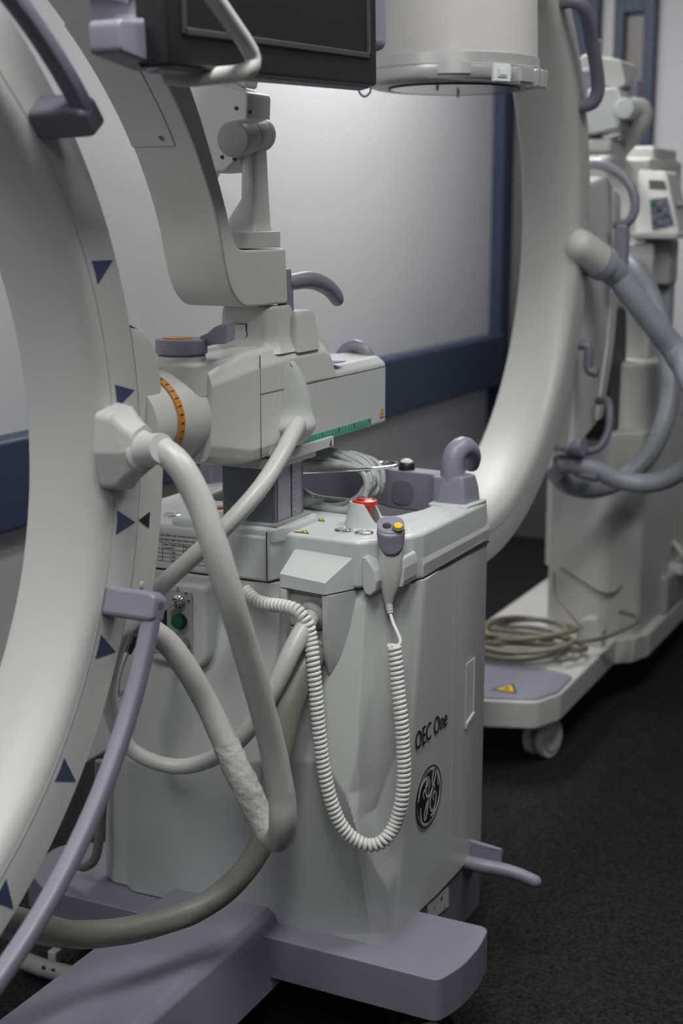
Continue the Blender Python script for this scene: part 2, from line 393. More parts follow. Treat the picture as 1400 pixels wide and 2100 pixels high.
ob('plinth_frame', prism([(-1.245, 1.99, .008), (-1.108, 1.99, .008), (-1.108, 2.12, .008), (-1.245, 2.12, .008)], 'Z', .89, .9025, .004, .002), 'panel_grey', TC)
ob('seam_line', box((-1.1195, 1.9772, .81), (-1.1185, 1.98, .892)), 'seam', TC, wn=False)
ob('bonnet_edge', prism([(-.8995, .808), (-.897, .832, .01), (-.906, .878, .012), (-.925, .8885, .012), (-.955, .8885, .004), (-.955, .808)], 'Y', 2.115, 2.427, .004, .010), 'cover_white', TC)
ob('rear_well_shade', box((-1.42, 2.195, .8), (-.96, 2.44, .82)), 'black', TC, wn=False)  # black sheet paints the shade in the gap behind the cover
def btn(x, y, z, r=.0145):
    b = ob('control_button', lathe([(r*1.12, 0), (r*1.12, .0018), (r, .003), (r*.8, .0034), (r*.74, .002), (r*.3, .0024), (.001, .0026)], (x, y, z), (0, 0, 1), 28), 'chrome', TC)
    ob('button_cap', lathe([(r*.72, 0), (r*.7, .0034), (r*.4, .0042), (.001, .0042)], (x, y, z), (0, 0, 1), 20), 'panel_grey', b)
for x, y in ((-1.022, 2.068), (-.984, 2.066), (-1.345, 2.047), (-1.305, 2.044), (-1.29, 2.115)): btn(x, y, .886)
ob('red_button', lathe([(.012, 0), (.012, .012), (.009, .015), (.001, .0155)], (-1.275, 2.085, .886), (0, 0, 1), 24), 'red', TC)
def warn(pts, parent, n=(0, 0, 1)):
    c = sum((Vector(p) for p in pts), Vector())/len(pts); o = ob('warning_triangle', flat(pts, n, .0006), 'black', parent, wn=False)
    ob('triangle_fill', flat([c+(Vector(p)-c)*.74+Vector(n)*.0004 for p in pts], n, .0006), 'yellow', o, wn=False)
    ob('triangle_mark', flat([c+(Vector(p)-c)*.26+Vector(n)*.0008 for p in pts], n, .0006), 'black', o, wn=False); return o
for x, y in ((-1.075, 2.028), (-1.095, 2.125)): warn([(x-.016, y-.007, .8864), (x+.012, y-.007, .8864), (x-.004, y+.014, .8864)], TC)
# circle mark
bm = B(); c0 = Vector((-.948, 2.152, .8862)); n = 40
rr = [[c0+Vector((math.cos(a)*r, math.sin(a)*r, h)) for r, h in ((.0150, 0), (.0168, 0), (.0168, .0005), (.0150, .0005))] for a in [2*math.pi*k/n for k in range(n+1)]]
loft(rr, cap=False, bm=bm); box(c0+Vector((-.001, -.015, 0)), c0+Vector((.001, .015, .0005)), bm=bm)
ob('circle_mark', bm, 'black', TC, wn=False)
# emergency stop
ec0 = Vector((-1.012, 2.128, .886))
bm = B(); n = 40; rg = []
for hh, r in ((0, .0345), (.004, .0335), (.03, .0275), (.052, .0245)):
    rg.append((hh, r))
def guardring(hh, r, th): return [(hh, r), (hh, r-th)]
out = []
A0, A1 = math.radians(15), math.radians(345)   # opening towards +x
def gtop(a):
    d = abs((a-math.pi)); return .040 if d < 1.7 else .040-.034*sm((d-1.7)/.9)
rows_o, rows_i = [], []
NA = 44
for k in range(NA+1):
    a = A0+(A1-A0)*k/NA; T = gtop(a); co = []; 
    for s in range(7):
        h = T*s/6; r = .0345-.0085*(h/.04); co.append(ec0+Vector((math.cos(a+.15)*r, math.sin(a+.15)*r, h)))
    ci = []
    for s in range(7):
        h = T*(6-s)/6; r = .0345-.0085*(h/.04)-.0035; ci.append(ec0+Vector((math.cos(a+.15)*r, math.sin(a+.15)*r, h)))
    rows_o.append(co+ci)
es = ob('emergency_stop', loft(rows_o), 'cover_white', TC, smooth=50)
ob('stop_button', lathe([(.011, .016), (.0115, .028), (.014, .032), (.0205, .035), (.0215, .038), (.0205, .0425), (.012, .045), (.001, .0455)], ec0, (0, 0, 1), 32), 'red', es)
ob('stop_stem', lathe([(.010, 0), (.010, .012), (.0075, .014), (.0075, .022)], ec0, (0, 0, 1), 20), 'chrome', es)
bm = B()
for k in range(3):
    a0 = k*2.09; P = [ec0+Vector((math.cos(a0+t*.16)*.015, math.sin(a0+t*.16)*.015, .0452)) for t in range(7)]; tube(P, .0007, 5, smooth=False, bm=bm)
ob('stop_arrows', bm, 'black', es, wn=False)
# circuit breaker label
lab = ob('breaker_label', flat([(-1.345, 1.9775, .809), (-1.232, 1.9775, .814), (-1.232, 1.9775, .876), (-1.345, 1.9775, .872)], (0, -1, 0), .0006), 'sticker', TC, wn=False)
for s_, x, z, sz in (('Breaker or other over current protector used in', -1.342, .8655, .0068), ('for this product shall meet below requirement:', -1.342, .8580, .0068), ('Rated Tripping Current', -1.319, .850, .0054), ('(Long term)', -1.319, .8445, .0054), ('Rated Tripping Current', -1.277, .850, .0054), ('(Short term, at 0.1s)', -1.277, .8445, .0054), ('>15A', -1.306, .8375, .0055), ('>15A', -1.306, .8305, .0055), ('>16A', -1.306, .8235, .0055)):
    text('label_lettering', s_, sz, (x, 1.9766, z), (1, 0, .02), (0, 0, 1), 'black', lab, .0001, squeeze=.82)
bm = B()
for z in (.855, .843, .836, .829, .822): box((-1.342, 1.9764, z), (-1.235, 1.9768, z+.0006), bm=bm)
for x in (-1.342, -1.322, -1.280, -1.2355): box((x, 1.9764, .822), (x+.0006, 1.9768, .8556), bm=bm)
ob('label_table', bm, 'black', lab, wn=False)

# ---- key panel box on the front
KP = ob('key_panel', prism([(-1.345, .655, .03), (-1.212, .655, .03), (-1.208, .80, .012), (-1.345, .80, .012)], 'Y', 1.935, 2.0, .01, .008), 'white', M1)
ob('panel_face', prism([(-1.325, .672), (-1.238, .676), (-1.236, .787), (-1.325, .787)], 'Y', 1.9335, 1.94, .006, .0006), 'panel_grey', KP)
k0 = at(367, 1233, 'Y', 1.933)
ks = ob('key_switch', lathe([(.0115, 0), (.0115, .003), (.009, .005), (.009, .008), (.006, .009), (.001, .009)], k0, (0, -1, 0), 28), 'chrome', KP)
ob('key', prism([(k0.x-.0225, k0.z-.014), (k0.x-.012, k0.z-.004), (k0.x+.001, k0.z+.004), (k0.x+.003, k0.z-.001), (k0.x-.010, k0.z-.010), (k0.x-.0205, k0.z-.0165)], 'Y', k0.y-.019, k0.y-.009, .001, .0008), 'chrome', KP)
k1 = at(370, 1273, 'Y', 1.933)
gb = ob('start_button', lathe([(.0128, 0), (.0128, .007), (.0118, .0078)], k1, (0, -1, 0), 32), 'black', KP)
ob('button_lens', lathe([(.0112, 0), (.0112, .012), (.0102, .0132), (.001, .0135)], k1, (0, -1, 0), 32), 'green', gb)
k2 = at(372, 1318, 'Y', 1.934)
sk = ob('round_connector', lathe([(.020, 0), (.020, .008), (.016, .010), (.016, .022), (.012, .024), (.011, .03)], k2, (-.3, -1, -.25), 8), 'plug_grey', KP, smooth=30)
for dx_, dz_, dot in ((-.002, .0185, .004), (.0135, .0145, 0), (.0185, .0015, .001)):
    c_ = k0+Vector((dx_, 0, dz_)); bm = lathe([(.0021, 0), (.0027, 0), (.0027, .0005), (.0021, .0005), (.0021, 0)], (c_.x, 1.9334, c_.z), (0, -1, 0), 16, cap=False)
    lathe([(.0009, 0), (.0009, .0006), (.0001, .0006)], (c_.x, 1.9334, c_.z+dot), (0, -1, 0), 10, bm=bm)
    ob('key_mark', bm, 'black', KP, wn=False)
ob('dark_socket', box((-1.312, 1.931, .70), (-1.288, 1.935, .752)), 'black', KP, wn=False)

# ---- connector bay under a sloping lid
ob('connector_lid', loft([[Vector(p) for p in r] for r in (
    [(-1.084, 2.03, .862), (-.976, 2.03, .864), (-.976, 2.03, .806), (-1.084, 2.03, .806)],
    [(-1.084, 2.012, .861), (-.972, 2.015, .863), (-.972, 2.015, .806), (-1.084, 2.012, .806)],
    [(-1.089, 1.968, .828), (-1.0, 1.955, .825), (-1.0, 1.955, .806), (-1.089, 1.968, .806)])]), 'cover_white', M1, smooth=20)
LID = M1.children[-1]
bv = LID.modifiers.new('bevel', 'BEVEL'); bv.width = .004; bv.segments = 3; LID.modifiers.move(1, 0)
CBAY = ob('connector_bay', loft([[Vector(p) for p in r] for r in (
    [(-1.006, 1.957, .803), (-.996, 1.957, .803), (-.974, 2.01, .803), (-.974, 2.03, .803), (-1.006, 2.03, .803)],
    [(-1.006, 1.958, .74), (-.998, 1.958, .74), (-.974, 2.01, .74), (-.974, 2.03, .74), (-1.006, 2.03, .74)],
    [(-1.006, 1.962, .70), (-1.0, 1.962, .70), (-.978, 2.01, .70), (-.974, 2.03, .70), (-1.006, 2.03, .70)],
    [(-1.006, 1.975, .67), (-1.003, 1.975, .67), (-.985, 2.012, .668), (-.978, 2.03, .665), (-1.006, 2.03, .665)],
    [(-1.006, 2.005, .645), (-1.004, 2.005, .645), (-.992, 2.02, .645), (-.984, 2.04, .645), (-1.006, 2.04, .645)])]), 'white', M1, smooth=30)
ob('bay_cheek', box((-1.089, 1.967, .69), (-1.076, 2.03, .803), .002), 'white', CBAY)
ob('bay_back', box((-1.076, 1.982, .665), (-1.006, 2.03, .803), .001), 'panel_grey', CBAY)
for z in (.782, .752, .726, .70): ob('bay_slat', box((-1.076, 1.978, z-.0115), (-1.006, 1.984, z+.0115), .0015), 'white', CBAY)
s1 = at(640, 1262, 'Y', 1.972); s2 = at(645, 1335, 'Y', 1.972)
for s_ in (s1, s2):
    ob('socket', lathe([(.0245, 0), (.0245, .010), (.021, .013), (.017, .014)], s_+Vector((0, .006, 0)), (-.2, -1, -.3), 28), 'panel_grey', CBAY)

# ---- column and cross arm
COL = ob('lift_column', box((-1.218, 2.002, .895), (-1.117, 2.108, 1.03), .006), 'column', M1)
ob('scale_strip', box((-1.1175, 2.06, .90), (-1.1145, 2.092, 1.0), .0008), 'metal_lilac', COL)
ob('edge_strip', box((-1.1175, 2.012, .90), (-1.1155, 2.056, 1.0), .0008), 'metal_lilac', COL)
bm = B()
for k in range(9): box((-1.1147, 2.064, .91+k*.0098), (-1.1141, 2.064+(.005 if k % 5 else .008), .9106+k*.0098), bm=bm)
ob('scale_ticks', bm, 'black', COL, wn=False)
text('scale_number', '5', .007, (-1.1142, 2.053, .933), (0, 1, 0), (0, 0, 1), 'black', COL, .0002)
text('scale_number', '0', .007, (-1.1142, 2.053, .983), (0, 1, 0), (0, 0, 1), 'black', COL, .0002)
ob('saddle_plate', box((-1.26, 1.965, .998), (-1.1, 2.12, 1.016), .003), 'arm', M1)
sp = ob('saddle_plate', box((-1.245, 1.98, 1.008), (-1.094, 2.175, 1.026), .002), 'white', M1)
ob('pointer_mark', prism([(2.158, 1.011), (2.1615, 1.022), (2.165, 1.011)], 'X', -1.0945, -1.0935), 'black', sp, wn=False)
# slide: long box with rounded top
SL = ob('slide_arm', prism([(-1.238, 1.02, .006), (-1.1, 1.02, .006), (-1.1, 1.122, .004), (-1.1015, 1.132, .01), (-1.115, 1.143, .02), (-1.17, 1.149), (-1.225, 1.143, .02), (-1.238, 1.125, .01)], 'Y', 1.96, 2.402, .004, .008), 'white', M1)
ob('seam_line', box((-1.1005, 1.935, 1.1248), (-1.0995, 2.4025, 1.1255)), 'seam', SL, wn=False)
RU = ob('green_scale', box((-1.1, 2.06, 1.0225), (-1.0988, 2.336, 1.0365), 0), 'ruler_green', SL, wn=False)
bm = B()
for k in range(20): y = 2.092+k*.0125; box((-1.0988, y-.0005, 1.0235), (-1.0984, y+.0005, 1.0235+(.011 if k % 5 == 4 else .0065)), bm=bm)
ob('scale_ticks', bm, 'black', RU, wn=False)
for k, s_ in ((4, '5'), (9, '10'), (14, '15'), (19, '20')): text('scale_number', s_, .0065, (-1.0984, 2.092+k*.0125-.0055, 1.0305), (0, 1, 0), (0, 0, 1), 'black', RU, .0001, squeeze=.8)
warn([(-1.0995, 2.376, 1.031), (-1.0995, 2.394, 1.031), (-1.0995, 2.385, 1.049)], SL, (1, 0, 0))
ob('blue_label', box((-1.14, 2.2, 1.1485), (-1.10, 2.232, 1.150)), 'blue_label', SL, wn=False)
ob('rear_handle', tube([(-1.188, 2.385, 1.10), (-1.188, 2.39, 1.135), (-1.178, 2.392, 1.153), (-1.16, 2.394, 1.161), (-1.142, 2.396, 1.153), (-1.133, 2.398, 1.135), (-1.133, 2.398, 1.10)], .0125, 14), 'lilac', SL)
# housing between slide and cylinder
HS = ob('arm_housing', loft([[Vector((x, y, z)) for x, z in rpoly(pts, r, 6)] for y, pts, r in (
    (1.80, [(-1.232, 1.035), (-1.12, 1.035), (-1.112, 1.06), (-1.108, 1.15), (-1.115, 1.175), (-1.232, 1.175)], .02),
    (1.83, [(-1.236, 1.026), (-1.112, 1.026), (-1.104, 1.055), (-1.102, 1.155), (-1.112, 1.182), (-1.236, 1.182)], .02),
    (1.90, [(-1.238, 1.018), (-1.108, 1.018), (-1.099, 1.04), (-1.0985, 1.165), (-1.112, 1.192), (-1.238, 1.192)], .015),
    (2.06, [(-1.238, 1.018), (-1.105, 1.018), (-1.0985, 1.04), (-1.0985, 1.172), (-1.112, 1.196), (-1.238, 1.196)], .015),
    (2.062, [(-1.238, 1.1), (-1.105, 1.12), (-1.0985, 1.126), (-1.0985, 1.172), (-1.112, 1.196), (-1.238, 1.196)], .012),
    (2.15, [(-1.238, 1.1), (-1.105, 1.12), (-1.0985, 1.126), (-1.0985, 1.172), (-1.112, 1.194), (-1.238, 1.194)], .012),
    (2.175, [(-1.236, 1.1), (-1.105, 1.1), (-1.0995, 1.126), (-1.0995, 1.164), (-1.114, 1.182), (-1.236, 1.182)], .012),
    (2.196, [(-1.234, 1.125), (-1.106, 1.125), (-1.1, 1.126), (-1.1, 1.128), (-1.115, 1.142), (-1.234, 1.142)], .001))]), 'arm', M1, smooth=50)
ob('seam_line', box((-1.0995, 1.9278, 1.022), (-1.0981, 1.9285, 1.186)), 'seam', HS, wn=False)
ob('seam_line', box((-1.0995, 1.928, 1.1248), (-1.0981, 2.06, 1.1255)), 'seam', HS, wn=False)
# cable outlet bulge
def outlet_ring(z, y0, y1, ox, cut):
    # y0..y1 along the arm, ox = how far it stands proud, cut = depth of the scooped front
    pts = [(-1.102, y0), (-1.0985, y0), (-1.0985-0+cut*.3, y0+.006), (-1.0985+ox*.62, y0+.018+.25*(y1-y0)*.2), (-1.0985+ox*.95, y0+(y1-y0)*.45), (-1.0985+ox, y0+(y1-y0)*.62), (-1.0985+ox*.8, y0+(y1-y0)*.82), (-1.0985+ox*.3, y1-.003), (-1.0985, y1), (-1.102, y1)]
    return [Vector((x, y, z)) for x, y in pts]
ob('cable_outlet', loft([outlet_ring(*q) for q in ((1.168, 2.005, 2.04, .001, 0), (1.16, 2.0, 2.05, .008, 0), (1.14, 1.998, 2.064, .015, 0), (1.12, 1.998, 2.074, .019, 0), (1.10, 1.998, 2.080, .022, 0), (1.085, 1.997, 2.083, .024, 0), (1.075, 1.992, 2.084, .029, .01), (1.066, 1.988, 2.083, .034, .02), (1.058, 1.988, 2.08, .034, .02), (1.05, 1.994, 2.076, .030, .01), (1.04, 2.0, 2.068, .022, 0), (1.03, 2.01, 2.058, .010, 0), (1.026, 2.018, 2.05, .001, 0))]), 'white', M1, smooth=60)
# cylinder towards the C with orange angle scale
ax0 = Vector((-1.185, 1.70, 1.105))
ob('rotation_cylinder', lathe([(.066, -.03), (.066, .0), (.068, .035), (.0735, .05), (.0755, .09), (.0755, .14), (.08, .2), (.082, .24)], ax0, (0, 1, 0), 48), 'arm', M1)
CYL = M1.children[-1]
ob('angle_scale', lathe([(.0686, .021), (.0698, .021), (.0712, .034), (.07, .034), (.0686, .021)], ax0, (0, 1, 0), 64, cap=False), 'orange', CYL, wn=False)
bm = B()
for k in range(36):
    a = math.radians(k*10); n_ = Vector((math.cos(a), 0, math.sin(a))); p = ax0+n_*.0712+Vector((0, .0255, 0)); tt = Vector((-math.sin(a), 0, math.cos(a)))*.0006
    flat([p-tt-Vector((0, .0025, 0)), p+tt-Vector((0, .0025, 0)), p+tt+Vector((0, .0065, 0)), p-tt+Vector((0, .0065, 0))], n_, .0004, bm)
ob('scale_ticks', bm, 'black', CYL, wn=False)
kc = Vector((-1.160, 1.80, 1.15))
ob('knob_shelf', prism([(-1.215, 1.762, .03), (-1.116, 1.762, .03), (-1.112, 1.92), (-1.215, 1.92)], 'Z', 1.13, 1.187, .01, .010, 4), 'arm', M1)
KB = ob('lock_knob', lathe([(.036, 0), (.036, .044), (.034, .0455)], kc, (0, 0, 1), 40), 'arm', M1)
ob('knob_cap', lathe([(.037, .047), (.039, .049), (.039, .066), (.037, .0695), (.001, .0705)], kc, (0, 0, 1), 40), 'lilac', KB)
ob('knob_mark', lathe([(.0, .0703), (.022, .0703), (.022, .0712), (.001, .0712)], kc+Vector((-.006, 0, 0)), (0, 0, 1), 32), 'orange', KB, wn=False)
lv = [(410, 690, 712), (425, 684, 710), (438, 672, 707), (450, 666, 706), (464, 665, 705)]
ob('knob_lever', loft([[at(x, b, 'Y', 1.81), at(x, a, 'Y', 1.81), at(x, a, 'Y', 1.81)+Vector((-.012, .045, .002)), at(x, b, 'Y', 1.81)+Vector((-.012, .045, .002))] for x, a, b in lv]), 'lilac', KB, smooth=25)
# mast
MS = ob('mast', loft([[Vector((x, y, z)) for x, y in rpoly(pts, .014, 6)] for z, pts in (
    (1.182, [(-1.222, 1.965), (-1.112, 1.965), (-1.100, 2.0), (-1.102, 2.10), (-1.222, 2.10)]),
    (1.194, [(-1.212, 1.98), (-1.118, 1.98), (-1.108, 2.01), (-1.108, 2.075), (-1.212, 2.075)]),
    (1.21, [(-1.208, 1.985), (-1.122, 1.985), (-1.112, 2.01), (-1.112, 2.07), (-1.208, 2.07)]),
    (1.25, [(-1.206, 1.987), (-1.123, 1.987), (-1.113, 2.012), (-1.113, 2.068), (-1.206, 2.068)]),
    (1.2565, [(-1.203, 1.99), (-1.126, 1.99), (-1.116, 2.015), (-1.116, 2.065), (-1.203, 2.065)]))]), 'arm', M1, smooth=50)
pts = [(-1.200, 1.196), (-1.155, 1.196), (-1.155, 1.209), (-1.1535, 1.210), (-1.1535, 1.215), (-1.155, 1.216), (-1.155, 1.229), (-1.200, 1.229)]
ob('hatch_seam', prism(pts, 'Y', 1.9838, 1.99, .002), 'seam', MS, wn=False); ob('hatch', prism([(x-.0009 if x > -1.18 else x+.001, z+(.0009 if z < 1.2 else -.0009 if z > 1.225 else 0)) for x, z in pts], 'Y', 1.9832, 1.99, .002), 'arm', MS, wn=False)
ob('pivot_block', loft([[Vector((x, y, z)) for x, y in rpoly(pts, .01, 5)] for z, pts in (
    (1.18, [(-1.16, 2.05), (-1.096, 2.05), (-1.096, 2.132), (-1.16, 2.132)]), (1.235, [(-1.16, 2.055), (-1.10, 2.055), (-1.10, 2.125), (-1.16, 2.125)]), (1.245, [(-1.158, 2.06), (-1.104, 2.06), (-1.104, 2.12), (-1.158, 2.12)]))]), 'arm', M1, smooth=50)
HD = ob('swivel_handle', tube(AT([(590, 580, 'X', -1.127), (605, 577, 'X', -1.125), (630, 574, 'X', -1.12), (655, 580, 'X', -1.115), (676, 593, 'X', -1.11), (688, 607, 'X', -1.105), (691, 614, 'X', -1.105)]), [.0135, .0142, .0148, .0148, .0142, .0135, .012], 16, round_ends=True), 'lilac', M1)
ob('handle_stem', prism([(2.058, 1.243), (2.076, 1.243), (2.074, 1.285), (2.066, 1.314), (2.03, 1.314), (2.04, 1.275)], 'X', -1.135, -1.117, .003, .003), 'lilac', HD)

# ---- boom and monitor arm
bf = smoothpath([(1.46, 1.75, 0), (1.575, 1.685, 0), (1.672, 1.612, 0), (1.752, 1.530, 0), (1.805, 1.452, 0), (1.838, 1.385, 0), (1.856, 1.325, 0), (1.874, 1.288, 0), (1.905, 1.264, 0), (1.945, 1.2595, 0)], .012)
bb = smoothpath([(1.915, 1.347, 0), (1.893, 1.352, 0), (1.877, 1.375, 0), (1.862, 1.41, 0), (1.825, 1.484, 0), (1.778, 1.565, 0), (1.715, 1.645, 0), (1.63, 1.735, 0), (1.50, 1.82, 0)], .012)
boom_front = [(p.x, p.y) for p in bf]
boom = boom_front+[(2.052, 1.2595, .006), (2.046, 1.347, .006)]+[(p.x, p.y) for p in bb]
BMo = ob('boom', prism(boom, 'X', -1.222, -1.115, 0, .014, 4), 'arm', M1, smooth=50)
# cover plate on the boom's front face
cpl = [(1.840, 1.36)]; a_, b_ = Vector((1.668, 1.612)), Vector((1.782, 1.482)); dd = (b_-a_).normalized(); nn = Vector((-dd.y, dd.x)); 
if nn.x > 0: nn = -nn
def plate_pt(s, x, off):
    # follow the boom's front line
    L_ = [Vector(q[:2]) for q in boom_front]; seg = [(L_[i+1]-L_[i]).length for i in range(len(L_)-1)]; d = s
    for i, l in enumerate(seg):
        if d <= l or i == len(seg)-1: p = L_[i]+(L_[i+1]-L_[i])*(d/l); t_ = (L_[i+1]-L_[i]).normalized(); break
        d -= l
    n_ = Vector((t_.y, -t_.x)); n_ = n_ if n_.x < 0 else -n_
    p = p+n_*off; return Vector((x, p.x, p.y))
t = B(); N = 24
for off, wdt, nm, m_ in ((.0005, 0, 'plate_seam', 'faint_seam'), (.0010, .0006, 'cover_plate', 'arm')):
    rr = [[plate_pt(.195+wdt+(.215-2*wdt)*k/N, x, o_) for x, o_ in ((-1.222+wdt, -.008), (-1.147-wdt, -.008), (-1.147-wdt, off), (-1.222+wdt, off))] for k in range(N+1)]
    ob(nm, loft(rr), m_, BMo, smooth=30, wn=False)
ob('screw', cyl(plate_pt(.395, -1.165, .001), (0, -.8, -.6), .0045, .0014, .0004, 16), 'steel', BMo)
PV = ob('arm_pivot', prism([(-1.2, 1.93, .02), (-1.122, 1.93, .02), (-1.118, 2.035, .004), (-1.2, 2.035, .02)], 'Z', 1.3495, 1.3745, .01, .002), 'arm', M1)
UP = ob('upright_arm', loft([[Vector((x, y, z)) for x, y in rpoly(pts, .010, 5)] for z, pts in (
    (1.373, [(-1.186, 1.955), (-1.128, 1.965), (-1.128, 2.03), (-1.186, 2.03)]),
    (1.383, [(-1.184, 1.967), (-1.131, 1.972), (-1.131, 2.03), (-1.184, 2.03)]),
    (1.395, [(-1.182, 1.975), (-1.133, 1.976), (-1.133, 2.033), (-1.182, 2.033)]),
    (1.412, [(-1.172, 1.98), (-1.134, 1.98), (-1.134, 2.033), (-1.172, 2.033)]),
    (1.425, [(-1.164, 1.983), (-1.135, 1.983), (-1.135, 2.033), (-1.164, 2.033)]),
    (1.48, [(-1.163, 1.985), (-1.137, 1.985), (-1.137, 2.032), (-1.163, 2.032)]),
    (1.54, [(-1.162, 1.987), (-1.139, 1.987), (-1.139, 2.03), (-1.162, 2.03)]))]), 'arm', M1, smooth=50)
ej = at(488, 284, 'Y', 1.945); eax = (at(530, 276, 'Y', 2.03)-ej).normalized()
EL = ob('elbow_joint', lathe([(.024, -.004), (.0265, -.002), (.027, 0), (.027, .05), (.0262, .051), (.0262, .0525), (.027, .0535), (.027, .098), (.0262, .099), (.0262, .1005), (.027, .1015), (.027, .113), (.024, .117)], ej-eax*.02, eax, 40), 'arm', M1)
arm_px = [(392, 168, 10), (436, 150, 10), (470, 178, 6), (518, 190, 10), (516, 250, 5), (492, 275, 5), (505, 318, 8), (470, 352, 8), (430, 355, 5), (395, 300, 8)]
apoly = [(at(x, y, 'Y', 1.99).x, at(x, y, 'Y', 1.99).z, r*.001) for x, y, r in arm_px]
SA = ob('spring_arm', prism(apoly, 'Y', 1.975, 2.05, .008, .012), 'arm', M1)
for q in ((484, 222), (511, 229), (455, 322), (480, 326)):
    p = at(*q, 'Y', 1.974); ob('bolt_recess', cyl(p+Vector((0, .003, 0)), (0, -1, 0), .0032, .0034, .0003, 16), 'black', SA, wn=False)
ob('arm_tail', tube(AT([(440, 345, 'Y', 2.06), (432, 362, 'Y', 2.06), (428, 372, 'Y', 2.06)]), [.012, .012, .009], 12), 'arm', SA)
ob('arm_head', prism([(at(x, y, 'Y', 2.05).x, at(x, y, 'Y', 2.05).z) for x, y in ((432, 165), (512, 182), (520, 130), (500, 60), (420, 60))], 'Y', 2.035, 2.075, .006, .006), 'arm', SA)
# monitor: screen faces +x
MX = -.95
MN = ob('monitor', box((MX-.045, 1.452, 1.580), (MX, 2.03, 1.985), .006), 'bezel', M1)
ob('screen', box((MX-.004, 1.492, 1.627), (MX-.0005, 1.992, 1.95)), 'screen', MN, wn=False)
bm = box((MX-.002, 1.485, 1.618), (MX+.004, 1.999, 1.6265), .0015); box((MX-.002, 1.993, 1.618), (MX+.004, 2.0, 1.955), .0015, bm=bm); box((MX-.002, 1.484, 1.618), (MX+.004, 1.491, 1.955), .0015, bm=bm); box((MX-.002, 1.484, 1.951), (MX+.004, 2.0, 1.957), .0015, bm=bm)
ob('screen_lip', bm, 'lip_grey', MN)
ob('back_shell', prism([(MX-.11, 1.62, .03), (MX-.03, 1.574, .006), (MX-.012, 1.578), (MX-.012, 1.99), (MX-.03, 1.998, .01), (MX-.11, 1.95, .03)], 'Y', 1.455, 2.03, .004, .012), 'lilac', MN)
ob('shell_wing', box((MX-.06, 2.0, 1.636), (MX-.02, 2.118, 1.98), .016), 'lilac', MN)
ob('side_bracket', prism([(1.40, 1.595, .01), (1.50, 1.578, .01), (1.50, 1.75), (1.462, 1.75, .01), (1.455, 1.632, .015), (1.40, 1.632, .01)], 'X', MX-.075, MX-.03, .006, .006), 'lilac', MN)
MN.rotation_euler = (math.radians(2.2), 0, 0)
ob('grab_bar', tube(AT([(330, 140, 'X', -1.01), (375, 147, 'X', -.985), (440, 142, 'X', -.95), (490, 136, 'X', -.915), (507, 127, 'X', -.905), (512, 108, 'X', -.905), (500, 80, 'X', -.905), (475, 40, 'X', -.905), (430, -30, 'X', -.905), (390, -90, 'X', -.905)]), .0105, 14), 'ivory', MN)
ob('bracket_post', tube([(-1.10, 1.40, 1.72), (-1.06, 1.43, 1.69), (-1.0, 1.46, 1.67)], .018, 14), 'ivory', MN)

# ---- rear handle bar and curled handle
barp = [(-.955, 2.345), (-.955, 2.395, .02), (-.985, 2.41, .02), (-1.03, 2.415, .03), (-1.36, 2.43, .05), (-1.47, 2.40, .03), (-1.47, 2.33), (-1.44, 2.33), (-1.42, 2.38, .03), (-1.36, 2.41, .03), (-1.12, 2.405, .06), (-1.08, 2.378, .05), (-1.0, 2.372, .02), (-.985, 2.366, .01), (-.982, 2.345)]
ob('handle_bar', prism(barp, 'Z', .862, .936, .01, .004), 'lilac', M1)
HB = M1.children[-1]
ob('bar_badge', prism(rpoly([(-1.075, .872), (-1.03, .872), (-1.03, .918), (-1.075, .918)], .018), 'Y', 2.3735, 2.38, 0, .0006), 'lilac_dark', HB)
ob('handle_foot', loft([[Vector((x, y, z)) for x, y in rpoly(pts, .008, 4)] for z, pts in (
    (.887, [(-.972, 2.338), (-.915, 2.338), (-.905, 2.40), (-.972, 2.40)]), (.915, [(-.969, 2.341), (-.917, 2.341), (-.908, 2.398), (-.969, 2.398)]), (.936, [(-.965, 2.345), (-.92, 2.345), (-.913, 2.394), (-.965, 2.394)]), (.939, [(-.962, 2.349), (-.924, 2.349), (-.918, 2.39), (-.962, 2.39)]))]), 'lilac', HB, smooth=45)
ob('foot_pad', prism([(-.98, 2.325), (-.905, 2.325), (-.898, 2.41), (-.98, 2.41)], 'Z', .884, .8905, .004, .002), 'cover_white', HB)
ob('curled_handle', tube(AT([(928, 1005, 'Y', 2.365), (927, 975, 'Y', 2.365), (928, 945, 'Y', 2.367), (935, 927, 'Y', 2.374), (948, 917, 'Y', 2.39), (960, 923, 'Y', 2.412), (966, 938, 'Y', 2.432), (966, 950, 'Y', 2.442)]), [.0218, .0215, .0208, .0205, .020, .0195, .0185, .016], 20, round_ends=True), 'lilac', HB)
ob('bar_knob', lathe([(.0155, 0), (.0155, .008), (.012, .014), (.006, .018), (.001, .0185)], (-1.052, 2.392, .936), (0, 0, 1), 24), 'black', HB)
ob('knob_top', lathe([(.0125, .010), (.012, .0155), (.007, .0195), (.001, .0205)], (-1.052, 2.392, .936), (0, 0, 1), 24), 'cover_white', HB)
# chrome hook wire
ob('hook_wire', tube(AT([(596, 970, 'Y', 2.13), (650, 968, 'Y', 2.16), (720, 964, 'Y', 2.2), (790, 959, 'Y', 2.25), (812, 955, 'Y', 2.27), (814, 949, 'Y', 2.29), (800, 947, 'Y', 2.30), (740, 951, 'Y', 2.28), (690, 955, 'Y', 2.26)]), .0028, 8), 'chrome', M1)

